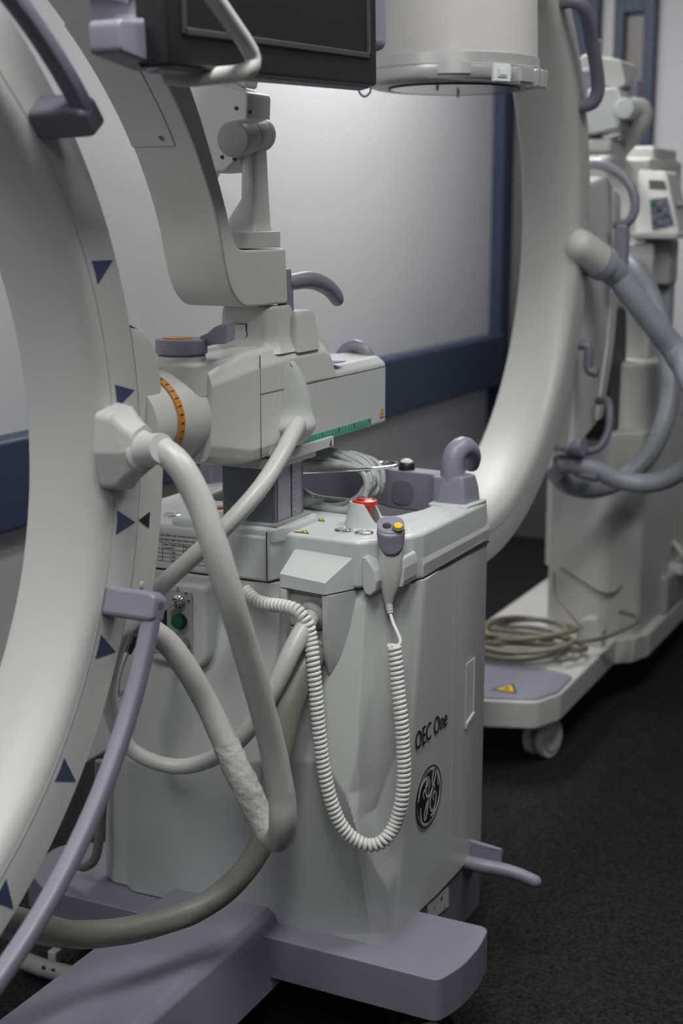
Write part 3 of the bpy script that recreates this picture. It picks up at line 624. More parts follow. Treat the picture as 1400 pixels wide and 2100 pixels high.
# ---- the C
def c_arc(root, xs, W, yc, zc, ro=.70, ri=.597, a0=-100, a1=98, blue=True, latch=True):
    """ring segment open towards the viewer; xs = side face, W = width"""
    x0, x1 = xs-W, xs
    prof = [(ri+.006, x0+.002), (ri, x0+.008), (ri-.001, x0+.02), (ri-.002, (x0+x1)/2), (ri+.002, x1-.03), (ri+.009, x1-.012), (ri+.019, x1-.003), (ri+.03, x1), (ro-.004, x1), (ro, x1-.004), (ro, x1-.03), (ro-.012, x1-.034), (ro-.012, x0+.034), (ro, x0+.03), (ro, x0+.004), (ro-.004, x0)]
    C_ = ob('c_arc', sweep(prof, yc, zc, a0, a1, 96), 'arc' if blue else 'arc_dimmed', root, smooth=35, wn=False)
    n = 90; rr = []
    for k in range(n+1):
        a = math.radians(a0+2+(a1-a0-4)*k/n)
        rr.append([Vector((x, yc+r*math.cos(a), zc+r*math.sin(a))) for r, x in ((ro-.067, x1-.001), (ro-.0645, x1-.001), (ro-.0645, x1+.0007), (ro-.067, x1+.0007))])
    ob('edge_groove', loft(rr), 'disc_white' if blue else 'panel_grey', C_, wn=False)
    return C_
YC, ZC, XS = .945, 1.10, -1.13
C1 = c_arc(M1, XS, .122, YC, ZC)
def on_c(a, r, x, yc=YC, zc=ZC): a = math.radians(a); return Vector((x, yc+r*math.cos(a), zc+r*math.sin(a)))
def tri(C_, a, r0, r1, half, x, m_, yc=YC, zc=ZC):
    return ob('index_triangle', flat([on_c(a, r1, x, yc, zc), on_c(a+half, r0, x, yc, zc), on_c(a, r0+.001, x, yc, zc), on_c(a-half, r0, x, yc, zc)], (1, 0, 0), .0008), m_, C_, wn=False)
for a in (20.5, 5.2, -10.3, -25.6, -41, -56.5, -72): tri(C1, a, .645, .689, 1.45, XS, 'triangle_blue')
# carrier hugging the outside of the C
CRp = [(.70, -.0), ]
rr = []
for k in range(41):
    a = -24+36.5*k/40; e = min(1, (a+24)/7, (12.5-a)/8); e = math.sqrt(max(.0, 1-(1-max(0, e))**2)); ro = .704+.068*e
    rr.append([on_c(a, r, x) for r, x in ((.7035, XS-.006), (ro-.012, XS-.006), (ro-.004, XS-.009), (ro, XS-.018), (ro, XS-.1), (ro-.01, XS-.116), (.7035, XS-.116))])
CR = ob('carrier', loft(rr), 'arm', M1, smooth=45, wn=False)
ob('seam_line', loft([[on_c(-23.5+35.5*k/40, q, x) for q, x in ((.6995, XS-.02), (.7045, XS-.02), (.7045, XS-.0052), (.6995, XS-.0052))] for k in range(41)]), 'seam', CR, wn=False)
ob('index_triangle', flat([on_c(-10.1, .707, XS-.0055), on_c(-9.2, .733, XS-.0055), on_c(-11, .733, XS-.0055)], (1, 0, 0), .0008), 'black', CR, wn=False)
for a, r in ((3.2, .733), (-17.5, .733)): ob('screw_cap', lathe([(.0058, 0), (.0052, .0015), (.003, .0022), (.0005, .0024)], on_c(a, r, XS-.006), (1, 0, 0), 20), 'ivory', CR)
ob('carrier_neck', prism([(1.66, 1.0, .02), (1.66, 1.19, .02), (1.72, 1.165, .02), (1.72, 1.045, .02)], 'X', -1.245, -1.14, .01, .01), 'arm', M1)
# handles
def arc_handle(root, yc, zc, x, r, a0, a1, base, m_='lilac', hw=.0118, feet=(1, 1)):
    prof = [(r+hw*math.copysign(abs(math.cos(t))**.6, math.cos(t)), x+hw*math.copysign(abs(math.sin(t))**.6, math.sin(t))) for t in [math.pi*2*k/16 for k in range(16)]]
    h = ob('orbit_handle', sweep(prof, yc, zc, a0, a1, 40), m_, root, smooth=40)
    for k, a in enumerate((a0, a1)):
        if not feet[k]: continue
        s = 1 if k == 0 else -1
        rg = []
        for q in (0, .3, .6, .85, 1):
            xx = base+(x+hw-base)*q; wd = math.degrees(.021/r)*(1 if q < .9 else .8); hh = .020-.004*q
            ac = a+s*wd*.6
            rg.append([on_c(ac+u, r+v, xx, yc, zc) for u, v in ((-wd, -hh), (wd, -hh), (wd, hh), (-wd, hh))])
        f = ob('handle_foot', loft(rg), m_, h, smooth=25)
        bv = f.modifiers.new('bevel', 'BEVEL'); bv.width = .006; bv.segments = 3; f.modifiers.move(1, 0)
        ob('screw_cap', cyl(on_c(a+s*1.4, r, x+hw-.001, yc, zc), (1, 0, 0), .006, .0015, .0005, 16), 'lilac_dark', h)
    return h
arc_handle(C1, YC, ZC, -1.06, .653, -21.0, -75, XS, feet=(1, 1))
arc_handle(C1, YC, ZC, -1.06, .653, 38.5, 80, XS, 'lilac_dark')
# latch block with hose socket on the C
lc = at(243, 920, 'X', -1.12)
LB = ob('hose_outlet', loft([[Vector((x, lc.y+y, lc.z+z)) for y, z in rpoly(pts, .012, 5)] for x, pts in (
    (-1.131, [(-.036, .052), (.018, .062), (.046, .035), (.046, -.04), (.015, -.062), (-.028, -.05), (-.042, 0)]),
    (-1.108, [(-.036, .05), (.016, .058), (.043, .033), (.043, -.038), (.014, -.058), (-.027, -.048), (-.04, 0)]),
    (-1.098, [(-.026, .036), (.016, .044), (.036, .028), (.036, -.03), (.014, -.044), (-.02, -.035), (-.03, 0)]),
    (-1.084, [(-.018, .026), (.012, .034), (.032, .022), (.032, -.024), (.012, -.034), (-.014, -.026), (-.02, 0)]))]), 'arc', C1, smooth=45)
h0 = Vector((-1.09, lc.y+.004, lc.z-.002)); h1 = at(328, 920, 'X', -1.045)
hd = (h1-h0).normalized()
ob('hose_collar', lathe([(.028, -.002), (.028, .010), (.023, .014), (.0212, .026), (.0208, .052), (.0202, .0535), (.019, .0535)], h0, hd, 32), 'arc', C1)
# small box + detector and tube of the C (mostly outside the view)
def detector(C_, x, y, z, r=.165):
    D = ob('detector_housing', lathe([(r*.97, -.012), (r*.985, 0), (r*.99, .04), (r*.975, .12), (r*.965, .21), (r*.94, .226), (r*.86, .238), (.0, .24)], (x, y, z+.045), (0, 0, 1), 64), 'arc', C_)
    return D

# ---- hoses of the near machine
H1 = AT([(300, 916, 'X', -1.07), (335, 925, 'X', -1.045), (368, 955, 'X', -1.02), (405, 1020, 'X', -.995), (440, 1120, 'X', -.97), (470, 1220, 'X', -.955), (503, 1330, 'X', -.95), (537, 1450, 'X', -.945), (562, 1550, 'X', -.94), (577, 1630, 'X', -.935), (580, 1688, 'X', -.935), (573, 1718, 'X', -.955), (555, 1712, 'X', -.985), (532, 1672, 'X', -1.005), (497, 1600, 'X', -1.03), (462, 1525, 'X', -1.06), (425, 1445, 'X', -1.09), (385, 1375, 'X', -1.11), (345, 1320, 'X', -1.13), (305, 1290, 'X', -1.15), (262, 1277, 'X', -1.18), (225, 1275, 'X', -1.20)])
ob('hose', tube(H1, [.0182, .0184, .0188, .019, .019, .019, .019, .019, .0192, .0192, .0195, .0205, .0205, .0205, .02, .0195, .019, .0188, .0185, .018, .0175, .017], 20, step=.008, wob=.025), 'hose', M1, label='long grey hose hanging in a loop in front of the cabinet')
ob('hose_sleeve', tube(H1[12:16], [.0211, .0213, .0212, .0204], 24, step=.004, wob=.06), 'hose_sleeve', M1)
ob('hose', tube(AT([(612, 868, 'X', -1.082), (598, 893, 'X', -1.075), (570, 945, 'X', -1.065), (530, 1005, 'X', -1.065), (480, 1062, 'X', -1.085), (420, 1120, 'X', -1.12), (365, 1170, 'X', -1.16), (320, 1212, 'X', -1.2), (280, 1250, 'X', -1.23)]), .0138, 16), 'hose', M1, label='grey cable leaving the cross arm housing and dropping to the left')
ob('hose', tube([s1+Vector((0, .0, -.0))]+AT([(625, 1285, 'Y', 1.935), (598, 1335, 'Y', 1.9), (565, 1405, 'Y', 1.875), (525, 1475, 'Y', 1.86), (480, 1527, 'Y', 1.85), (425, 1560, 'Y', 1.845), (370, 1572, 'Y', 1.84), (315, 1562, 'Y', 1.83), (268, 1535, 'Y', 1.82), (235, 1485, 'Y', 1.81), (222, 1420, 'Y', 1.80), (235, 1350, 'Y', 1.80), (255, 1290, 'Y', 1.80)]), [.0155, .0155, .0150, .0145, .0138, .0132, .0128, .0126, .0126, .0126, .0126], 16), 'hose', M1, label='thin grey hose sagging below the key panel')
ob('hose', tube([s2]+AT([(632, 1355, 'Y', 1.94), (610, 1400, 'Y', 1.915), (588, 1460, 'Y', 1.89), (572, 1540, 'Y', 1.87), (560, 1620, 'Y', 1.855), (545, 1705, 'Y', 1.84), (510, 1775, 'Y', 1.81), (455, 1832, 'Y', 1.775), (385, 1873, 'Y', 1.73), (300, 1900, 'Y', 1.67), (215, 1914, 'Y', 1.61), (140, 1915, 'Y', 1.55), (60, 1900, 'Y', 1.48), (-30, 1880, 'Y', 1.4), (-120, 1840, 'Y', 1.3)]), [.021, .024, .0235, .021, .020, .0195, .0195, .02, .0205, .021, .0225, .024, .024, .024], 18, wob=.05), 'hose_dark', M1, label='thick grey hose running along the floor over the lilac leg')
ob('thin_cable', tube(AT([(312, 1330, 'Y', 1.9), (300, 1372, 'Y', 1.88), (270, 1400, 'Y', 1.86), (245, 1425, 'Y', 1.85), (242, 1400, 'Y', 1.84), (252, 1360, 'Y', 1.84), (262, 1335, 'Y', 1.84)]), .0042, 8), 'cord', M1)
ob('cable_plug', tube(AT([(262, 1340, 'Y', 1.84), (268, 1322, 'Y', 1.85), (276, 1306, 'Y', 1.86)]), [.006, .009, .009], 10), 'black', M1)
ob('cable', tube(AT([(205, 1560, 'Y', 1.96), (203, 1640, 'Y', 1.96), (203, 1720, 'Y', 1.955), (192, 1765, 'Y', 1.95), (170, 1778, 'Y', 1.95), (150, 1765, 'Y', 1.96)]), .009, 10), 'hose_dark', M1)

# ---- hand switch in its holder (a thing of its own)
HSx = lambda px, py, y=2.035: at(px, py, 'Y', y)
bm = B()
for s, px0, px1, top in ((-1, 768, 796, 1128), (1, 818, 838, 1138)):
    pass
def fin(pxs, y0, y1): return prism([(at(x, y, 'Y', 2.05).x, at(x, y, 'Y', 2.05).z) for x, y in pxs], 'Y', y0, y1, .004, .003)
ob('switch_holder', fin([(766, 1131), (773, 1130), (784, 1143), (793, 1160), (797, 1180), (793, 1200), (783, 1209), (771, 1205), (766, 1188)], 2.005, 2.06), 'cover_white', TC)
ob('switch_holder', fin([(826, 1138), (833, 1143), (836, 1162), (835, 1188), (832, 1200), (816, 1200), (818, 1178)], 2.036, 2.09), 'cover_white', TC)
HW = empty('hand_switch', HSx(800, 1235), 'white and lilac hand switch with yellow button and coiled cord, hung on the near cabinet', 'hand switch')
def hs_ring(py, cx, hw, hd_, cy=2.035, n=28, sc=1, dz=0):
    tl = .55*sm((1130-py)/45)
    c = at(cx, py, 'Y', cy); s = (c-_C).length/FPX
    out = []
    for k in range(n):
        a = 2*math.pi*k/n; ca, sa = math.cos(a), math.sin(a); e = .75
        X_ = math.copysign(abs(ca)**e, ca)*hw*s*sc; Y_ = math.copysign(abs(sa)**e, sa)*hd_*s*sc
        out.append(c+_R*X_+Vector((-_R.y, _R.x, 0))*Y_+Vector((0, 0, dz+Y_*tl)))
    return out
hsp = [(1236, 797, 9, 9), (1231, 797, 11, 10), (1219, 797.5, 14, 13), (1200, 799, 20, 16), (1175, 800, 24, 19), (1150, 801, 25, 20), (1125, 802, 25.5, 20), (1100, 801, 27.5, 21), (1085, 801, 28.5, 22), (1080, 801, 27.5, 21.5)]
ob('switch_body', loft([hs_ring(*q) for q in hsp]), 'ivory', HW, smooth=60)
# lilac thumb cover wraps the front of the grip, U-shaped lower edge
rows = []; NA = 22
for k in range(NA+1):
    a = math.radians(-168+156*k/NA); low = 1096+40*math.sin(math.pi*k/NA)**.8 if True else 0; col = []
    for s in range(9):
        py = 1078.5+(low-1078.5)*s/8
        for (q0, q1) in zip(hsp, hsp[1:]):
            if q1[0] <= py <= q0[0]:
                f_ = (q0[0]-py)/(q0[0]-q1[0]); break
        else: q0 = q1 = hsp[-1]; f_ = 0
        cx, hw, hd_ = [q0[j]*(1-f_)+q1[j]*f_ for j in (1, 2, 3)]
        c = at(cx, py, 'Y', 2.035); sc_ = (c-_C).length/FPX; ca, sa = math.cos(a), math.sin(a)
        X_ = math.copysign(abs(ca)**.75, ca)*(hw+1.2)*sc_; Y_ = math.copysign(abs(sa)**.75, sa)*(hd_+1.2)*sc_
        col.append(c+_R*X_+Vector((-_R.y, _R.x, 0))*Y_+Vector((0, 0, Y_*.55*sm((1130-py)/45))))
    rows.append(col)
bm = loft(rows, cap=False, closed=False)
ob('thumb_cover', bm, 'lilac', HW, smooth=60, wn=False); HW.children[-1].modifiers.new('solid', 'SOLIDIFY').thickness = -.0012
ob('switch_cap', loft([hs_ring(1080, 801, 28, 22), hs_ring(1077, 801, 28, 22), hs_ring(1074, 801, 26.5, 20.5)]), 'lilac', HW, smooth=60)
ctop = at(800, 1078, 'Y', 2.02)
for px, m_, nm in ((793, 'black', 'dark_button'), (816, 'yellow', 'yellow_button')):
    p = at(px, 1080, 'Y', 2.030); ob(nm, lathe([(.0075, -.003), (.0078, .002), (.007, .0042), (.001, .005)], p+Vector((0, 0, -.001)), (.22, -.45, 1), 24), m_, HW)
    ob('button_well', lathe([(.0098, -.001), (.0098, .0008), (.0082, .0012), (.0079, -.0005), (.0098, -.001)], p+Vector((0, 0, -.001)), (.22, -.45, 1), 24, cap=False), 'lilac_dark', HW)
sr = AT([(797, 1232, 'Y', 2.035), (798, 1245, 'Y', 2.033), (800, 1258, 'Y', 2.03)])
SR = ob('strain_relief', tube(sr, [.0072, .0062, .005], 12), 'ivory', HW)
bm = B(); P = smoothpath(sr, .0035)
for i in range(2, len(P)-1):
    merge(bm, lathe([(.0066-.0014*i/len(P), -.0009), (.0072-.0014*i/len(P), 0), (.0066-.0014*i/len(P), .0009)], P[i], P[i]-P[i-1], 14))
ob('relief_rib', bm, 'ivory', SR)
ob('straight_cord', tube(AT([(800, 1258, 'Y', 2.03), (806, 1278, 'Y', 2.02), (815, 1298, 'Y', 2.01), (821, 1315, 'Y', 2.0), (816, 1324, 'Y', 1.995), (806, 1326, 'Y', 1.992)]), .0028, 8), 'cord', HW)
cp = AT([(808, 1322, 'Y', 1.995), (812, 1360, 'Y', 1.99), (815, 1400, 'Y', 1.985), (822, 1470, 'Y', 1.975), (827, 1540, 'Y', 1.97), (828, 1600, 'Y', 1.965), (822, 1650, 'Y', 1.96), (808, 1695, 'Y', 1.955), (785, 1725, 'Y', 1.94), (757, 1734, 'Y', 1.93), (725, 1720, 'Y', 1.922), (698, 1690, 'Y', 1.915), (678, 1640, 'Y', 1.91), (665, 1585, 'Y', 1.908), (655, 1510, 'Y', 1.91), (648, 1430, 'Y', 1.915), (642, 1360, 'Y', 1.92), (637, 1310, 'Y', 1.93), (628, 1275, 'Y', 1.932), (608, 1252, 'Y', 1.936), (580, 1243, 'Y', 1.942), (548, 1239, 'Y', 1.95), (522, 1230, 'Y', 1.957), (505, 1212, 'Y', 1.968)])
P = smoothpath(cp, .004); L_ = [0]
for i in range(1, len(P)): L_.append(L_[-1]+(P[i]-P[i-1]).length)
fr = frames(P); pitch, wr, cr_ = .0078, .0038, .0083; TL = L_[-1]; NT = int(TL/pitch); PPT = 14; hp = []; j = 0
for i in range(NT*PPT+1):
    s = TL*i/(NT*PPT)
    while j < len(L_)-2 and L_[j+1] < s: j += 1
    f_ = (s-L_[j])/max(1e-9, L_[j+1]-L_[j]); p = P[j].lerp(P[j+1], f_); u = fr[j][1].lerp(fr[j+1][1], f_); v = fr[j][2].lerp(fr[j+1][2], f_)
    a = 2*math.pi*i/PPT; hp.append(p+u*math.cos(a)*cr_+v*math.sin(a)*cr_)
ob('coiled_cord', tube(hp, wr, 8, smooth=False), 'cord', HW, smooth=80, wn=False)

# ---- coil of grey cable hung on the wire hook
CC = empty('cable_coil', (-1.11, 2.24, .886), 'coil of grey cable hung on the chrome wire behind the lift column', 'cable')
rnd = random.Random(9)
cen = at(672, 988, 'Y', 2.24)
for i in range(7):
    ph = rnd.random()*.5; ea = .088+.010*rnd.random()-.004*(i % 3); eb = .044+.007*rnd.random(); oy = .012*(i-3)+rnd.uniform(-.003, .003); dz = rnd.uniform(-.002, .007)
    lp = [cen+Vector((math.cos(t)*ea, oy+.012*math.sin(t*2+ph), max(math.sin(t)*eb, -.05)+dz+.006*math.sin(3*t+i))) for t in [2*math.pi*k/28 for k in range(29)]]
    ob('cable_loop', tube(lp, .0058, 9, step=.012), 'cable_grey', CC)
pl = AT([(604, 1032, 'Y', 2.2), (622, 1032, 'Y', 2.2), (640, 1030, 'Y', 2.21), (660, 1028, 'Y', 2.225)])
ob('plug', tube(pl, [.005, .008, .0095, .010], 12), 'cable_grey', CC)
bm = B()
for i, p in enumerate(smoothpath(pl, .007)[2:-1]): merge(bm, lathe([(.0085, -.0012), (.0108, 0), (.0085, .0012)], p, (1, .2, .1), 14))
ob('plug_rib', bm, 'cable_grey', CC)
ob('cable', tube(AT([(330, 1035, 'Y', 2.2), (380, 1025, 'Y', 2.25), (440, 1022, 'Y', 2.3), (520, 1035, 'Y', 2.3), (600, 1048, 'Y', 2.25), (680, 1046, 'Y', 2.22)]), .006, 9), 'cable_grey', CC)

# ================================================================== far machine
M2 = empty('mobile_c_arm_machine', (-1.2, 3.9, 0), 'farther white mobile X-ray C-arm machine with round detector and keypad head, beyond the lettered cabinet', 'medical scanner', 'mobile C-arm machines')
Y2, Z2, X2 = 2.80, 1.365, -1.05
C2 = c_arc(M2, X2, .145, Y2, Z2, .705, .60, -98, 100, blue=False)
for a in (52, 28, 15, 3, -12): tri(C2, a, .665, .69, 1.1, X2, 'panel_grey', Y2, Z2)
def quad_handle(pts, r, parent, m_, nm='grab_handle'):
    return ob(nm, tube(pts, r, 14, step=.012), m_, parent)
UH = ob('orbit_handle', tube([on_c(50, .655, X2-.01, Y2, Z2), on_c(50, .655, X2+.03, Y2, Z2), on_c(48, .66, X2+.045, Y2, Z2), on_c(40, .668, X2+.045, Y2, Z2), on_c(32, .67, X2+.045, Y2, Z2), on_c(28.5, .668, X2+.042, Y2, Z2), on_c(26.5, .66, X2+.03, Y2, Z2), on_c(26, .655, X2-.01, Y2, Z2)], .0165, 12, step=.012), 'lilac_dark', C2)
ob('yellow_sticker', cyl(on_c(38.5, .683, X2+.052, Y2, Z2), (0, .8, .6), .008, .003, .0005, 14), 'yellow', UH)
# detector with ring
dx, dy, dz = -1.12, 2.765, 1.650
DT = ob('detector_housing', lathe([(.166, .03), (.166, .05), (.1635, .12), (.161, .20), (.158, .22), (.145, .234), (.12, .238), (.001, .24)], (dx, dy, dz), (0, 0, 1), 72), 'disc_white', C2)
RG = ob('detector_ring', lathe([(.14, -.001), (.160, -.002), (.172, .002), (.177, .010), (.1775, .024), (.176, .030), (.170, .0315), (.1695, .052), (.166, .053)], (dx, dy, dz), (0, 0, 1), 72), 'silver', C2)
ob('ring_seam', lathe([(.1775, .0305), (.1782, .0305), (.1782, .032), (.1775, .032), (.1775, .0305)], (dx, dy, dz), (0, 0, 1), 72, cap=False), 'panel_grey', RG, wn=False)
ob('detector_face', lathe([(.128, -.001), (.128, -.004), (.0, -.004)], (dx, dy, dz), (0, 0, 1), 64), 'glossy_white', RG)
ob('face_rim', lathe([(.128, -.0045), (.132, -.0045), (.132, -.0005), (.128, -.0005), (.128, -.0045)], (dx, dy, dz), (0, 0, 1), 64, cap=False), 'black', RG, wn=False)
vx = (Vector((0, 0, 0))-Vector((dx, dy, 0))).normalized(); sx_ = Vector((-vx.y, vx.x, 0))
def onr(ang, r, z): a = math.atan2(vx.y, vx.x)+math.radians(ang); return Vector((dx+r*math.cos(a), dy+r*math.sin(a), dz+z)), Vector((math.cos(a), math.sin(a), 0)), Vector((-math.sin(a), math.cos(a), 0))
def curved(angs, zlo, zhi, r, m_, nm, th=.002):
    rr = []
    for a, l, h in zip(angs, zlo, zhi):
        p, n_, t_ = onr(a, r, 0); rr.append([p+n_*o+Vector((0, 0, z)) for o, z in ((-.01, l), (th, l), (th, h), (-.01, h))])
    return ob(nm, loft(rr), m_, RG, smooth=30)
curved([-10, -9.5, -5.5, -4, -3, 3, 4, 5.5, 9.5, 10], [.012]*10, [.03, .031, .033, .04, .058, .058, .04, .033, .031, .03], .179, 'silver', 'tee_clip')
p, n_, t_ = onr(30, .178, .014)
def obox(p, n_, t_, a, b, c, bev, m_, nm, par): # half sizes along n, t, z
    t = B(); bmesh.ops.create_cube(t, size=2)
    for v in t.verts: q = v.co.copy(); v.co = Vector(p)+n_*q.x*a+t_*q.y*b+Vector((0, 0, q.z*c))
    if bev: bmesh.ops.bevel(t, geom=t.edges[:], offset=bev, segments=2, affect='EDGES')
    return ob(nm, t, m_, par)
SWB = obox(p, n_, t_, .004, .020, .017, .002, 'cover_white', 'switch_box', RG)
obox(p+n_*.0045, n_, t_, .002, .0105, .0085, .001, 'ivory', 'rocker_frame', SWB); obox(p+n_*.0068, n_, t_, .0014, .0075, .005, .001, 'cover_white', 'rocker', SWB)
p, n_, t_ = onr(47, .172, .012); obox(p, n_, t_, .02, .022, .016, .004, 'silver', 'ring_lug', RG)
for a in (58, 64, 69): p, n_, t_ = onr(a, .180, .010); ob('thumb_screw', cyl(p-Vector((0, 0, .018)), (n_.x*.1, n_.y*.1, 1), .0125, .034, .003, 14), 'silver', RG)
for q in ((896, 176), (938, 190)): p = at(*q, 'Z', dz-.004); ob('face_stud', cyl(p-Vector((0, 0, .009)), (0, 0, 1), .004, .01, .001, 12), 'steel', RG)
for px0, px1 in ((1000, 1050), (1085, 1115)):
    p = at((px0+px1)/2, 182, 'Z', dz-.0025); ob('yellow_strip', box(p-Vector((.025, .006, .0005)), p+Vector((.025, .006, .0006))), 'yellow', RG, wn=False)
# little chain hanging from the ring
ch = [at(x, y, 'Y', 2.68) for x, y in ((735, 178), (736, 187), (740, 194), (747, 198), (754, 195), (759, 188), (760, 178))]
bm = B()
for i, q in enumerate(smoothpath(ch, .0075)):
    merge(bm, lathe([(.0004, -.0026), (.0019, -.0016), (.0025, 0), (.0019, .0016), (.0004, .0026)], q, (1, 0, .3) if i % 2 else (0, 1, 0), 8))
ob('bead_chain', bm, 'black', RG)
# tube end at the lower tip of the C
ob('tube_housing', prism([(-1.23, 2.53, .03), (-1.02, 2.53, .03), (-1.02, 2.72, .03), (-1.23, 2.72, .03)], 'Z', .50, .70, .02, .015), 'arc', C2)
# the nearest C also carries a detector and a tube beyond the frame
detector(C1, -1.19, .93, 1.50); ob('tube_housing', prism([(-1.31, .82, .03), (-1.07, .82, .03), (-1.07, 1.04, .03), (-1.31, 1.04, .03)], 'Z', .40, .58, .02, .015), 'arc', C1)
# cap and hose on the far C
q0, q1 = at(1178, 497, 'X', X2-.01), at(1252, 553, 'X', X2+.05)
dd = (q1-q0).normalized()
OC = ob('hose_cap', lathe([(.001, -.018), (.025, -.014), (.038, .0), (.042, .02), (.0425, .085), (.042, .09)], q0, dd, 32), 'arc', C2)
ob('hose_collar', lathe([(.043, .088), (.0445, .092), (.0445, .118), (.038, .124), (.036, .16), (.033, .175), (.027, .18)], q0, dd, 32), 'hose_blue', C2)
e0 = q0+dd*.16; far = at(1385, 722, 'Y', q1.y+.12)
ob('hose', tube([e0, e0.lerp(far, .33), e0.lerp(far, .66), far]+AT([(1425, 800, 'Y', 3.5), (1450, 870, 'Y', 3.52), (1448, 930, 'Y', 3.55), (1405, 962, 'Y', 3.6), (1340, 990, 'Y', 3.6), (1270, 985, 'Y', 3.58), (1215, 962, 'Y', 3.55), (1165, 952, 'Y', 3.52), (1140, 955, 'Y', 3.5)]), [.03, .031, .032, .033, .033, .03, .028, .026, .025, .025, .025, .025, .025], 16, wob=.03), 'hose_blue', M2)
ob('hose', tube(AT([(1275, 530, 'Y', 4.1), (1310, 560, 'Y', 4.05), (1345, 630, 'Y', 4.0), (1366, 720, 'Y', 3.95), (1374, 800, 'Y', 3.9), (1360, 870, 'Y', 3.85), (1325, 940, 'Y', 3.8), (1270, 985, 'Y', 3.75), (1215, 1003, 'Y', 3.68), (1165, 995, 'Y', 3.62), (1140, 970, 'Y', 3.56)]), .026, 14), 'hose_blue', M2)
ob('strap', tube(AT([(1180, 968, 'Y', 3.53), (1205, 976, 'Y', 3.53), (1225, 980, 'Y', 3.53)]), .013, 8), 'lilac_dark', M2)
# carrier
ob('carrier', prism([(3.47, 1.47), (3.70, 1.502, .06), (3.815, 1.455, .04), (3.835, 1.25, .2), (3.80, 1.05, .2), (3.72, .86, .04), (3.62, .835, .03), (3.47, .80)], 'X', -1.21, -1.065, .02, .02), 'ivory', M2)
K = M2.children[-1]
ob('carrier_rim', prism([(3.74, 1.47), (3.81, 1.45, .03), (3.83, 1.25, .2), (3.795, 1.05, .2), (3.715, .865, .02), (3.66, .86), (3.735, 1.05, .2), (3.77, 1.25, .2)], 'X', -1.075, -1.058, .01, .006), 'arm', K)
quad_handle(AT([(1190, 338, 'Y', 3.68), (1225, 338, 'Y', 3.68), (1258, 348, 'Y', 3.68), (1285, 370, 'Y', 3.68), (1300, 400, 'Y', 3.68), (1300, 435, 'Y', 3.68), (1288, 455, 'Y', 3.68), (1262, 460, 'Y', 3.7)]), .0125, M2, 'lilac')
ob('brake_lever', prism([(3.66, 1.375), (3.70, 1.375), (3.70, 1.25), (3.66, 1.25)], 'X', -1.03, -1.0, .008, .006), 'lilac', M2)
for pts in ([(1185, 708), (1205, 710), (1208, 760), (1225, 765)], ):
    quad_handle(AT([(x, y, 'Y', 3.45) for x, y in pts]), .012, M2, 'lilac_dark', 'lock_lever')
quad_handle(AT([(1225, 822, 'Y', 3.62), (1245, 822, 'Y', 3.6), (1250, 845, 'Y', 3.58), (1245, 890, 'Y', 3.56), (1225, 920, 'Y', 3.54), (1195, 925, 'Y', 3.53), (1175, 915, 'Y', 3.52)]), .011, M2, 'lilac_dark', 'brake_handle')
ob('pivot_knob', lathe([(.024, 0), (.026, .004), (.026, .04), (.022, .045)], at(1165, 912, 'Y', 3.5), (.8, -.2, 0), 24), 'lilac', M2)
# cabinet block, rear box, base
ob('front_cabinet', prism([(-1.262, 3.9, .02), (-1.085, 3.88, .05), (-1.0, 3.97, .05), (-.995, 4.4, .02), (-1.262, 4.4, .02)], 'Z', .19, .80, .01, .012), 'ivory', M2)
ob('upper_cabinet', prism([(-1.27, 3.98, .03), (-1.06, 3.97, .05), (-.995, 4.05, .04), (-.995, 4.5, .02), (-1.27, 4.5, .02)], 'Z', .79, .99, .01, .02), 'ivory', M2)
ob('shadow_block', prism([(3.83, .78, .03), (3.86, 1.12, .08), (4.02, 1.16, .05), (4.06, .78, .03)], 'X', -1.235, -1.085, .02, .015), 'black', M2)  # black block stands in for the shadowed void behind the carrier
RB = ob('rear_box', prism([(-1.45, 4.45), (-.98, 4.45, .02), (-.98, 5.3, .02), (-1.45, 5.3)], 'Z', .25, .92, .01, .012), 'ivory', M2)
ob('recess_panel', box((-.99, 4.52, .36), (-.976, 4.78, .76), .004), 'panel_grey', RB); ob('recess_panel', box((-.99, 4.86, .36), (-.976, 5.2, .76), .004), 'lilac_dark', RB)
ob('box_ledge', box((-1.0, 4.3, .305), (-.955, 5.3, .34), .005), 'ivory', RB); ob('box_ledge', box((-1.0, 4.44, .80), (-.965, 5.3, .825), .005), 'ivory', RB)
ob('side_cover', box((-1.1, 4.2, .20), (-.975, 4.42, .32), .01), 'panel_grey', RB)
BS = ob('base_slab', prism([(-1.36, 3.28, .05), (-1.2, 3.225, .05), (-1.075, 3.27, .04), (-1.04, 3.36, .05), (-1.045, 3.88), (-1.0, 3.92), (-.975, 4.0), (-.975, 5.3), (-1.45, 5.3), (-1.45, 3.9), (-1.38, 3.8)], 'Z', .125, .2, .01, .01), 'ivory', M2)
TP = ob('tip_cover', prism([(-1.352, 3.288, .05), (-1.2, 3.232, .05), (-1.08, 3.276, .04), (-1.046, 3.36, .05), (-1.05, 3.50, .03), (-1.2, 3.535, .05), (-1.352, 3.50, .03)], 'Z', .195, .206, .01, .004), 'lilac', BS)
warn([(-1.205, 3.29, .2065), (-1.135, 3.29, .2065), (-1.17, 3.36, .2065)], BS)
ob('rear_sill', box((-1.0, 4.42, .14), (-.972, 5.3, .25), .006), 'ivory', BS)
caster(M2, -1.11, 3.40, r=.053, lift=.125, ang=.25, wm='ivory'); caster(M2, -1.38, 3.45, r=.052, lift=.125, ang=.6); caster(M2, -1.02, 5.0, lift=.125, ang=.4)
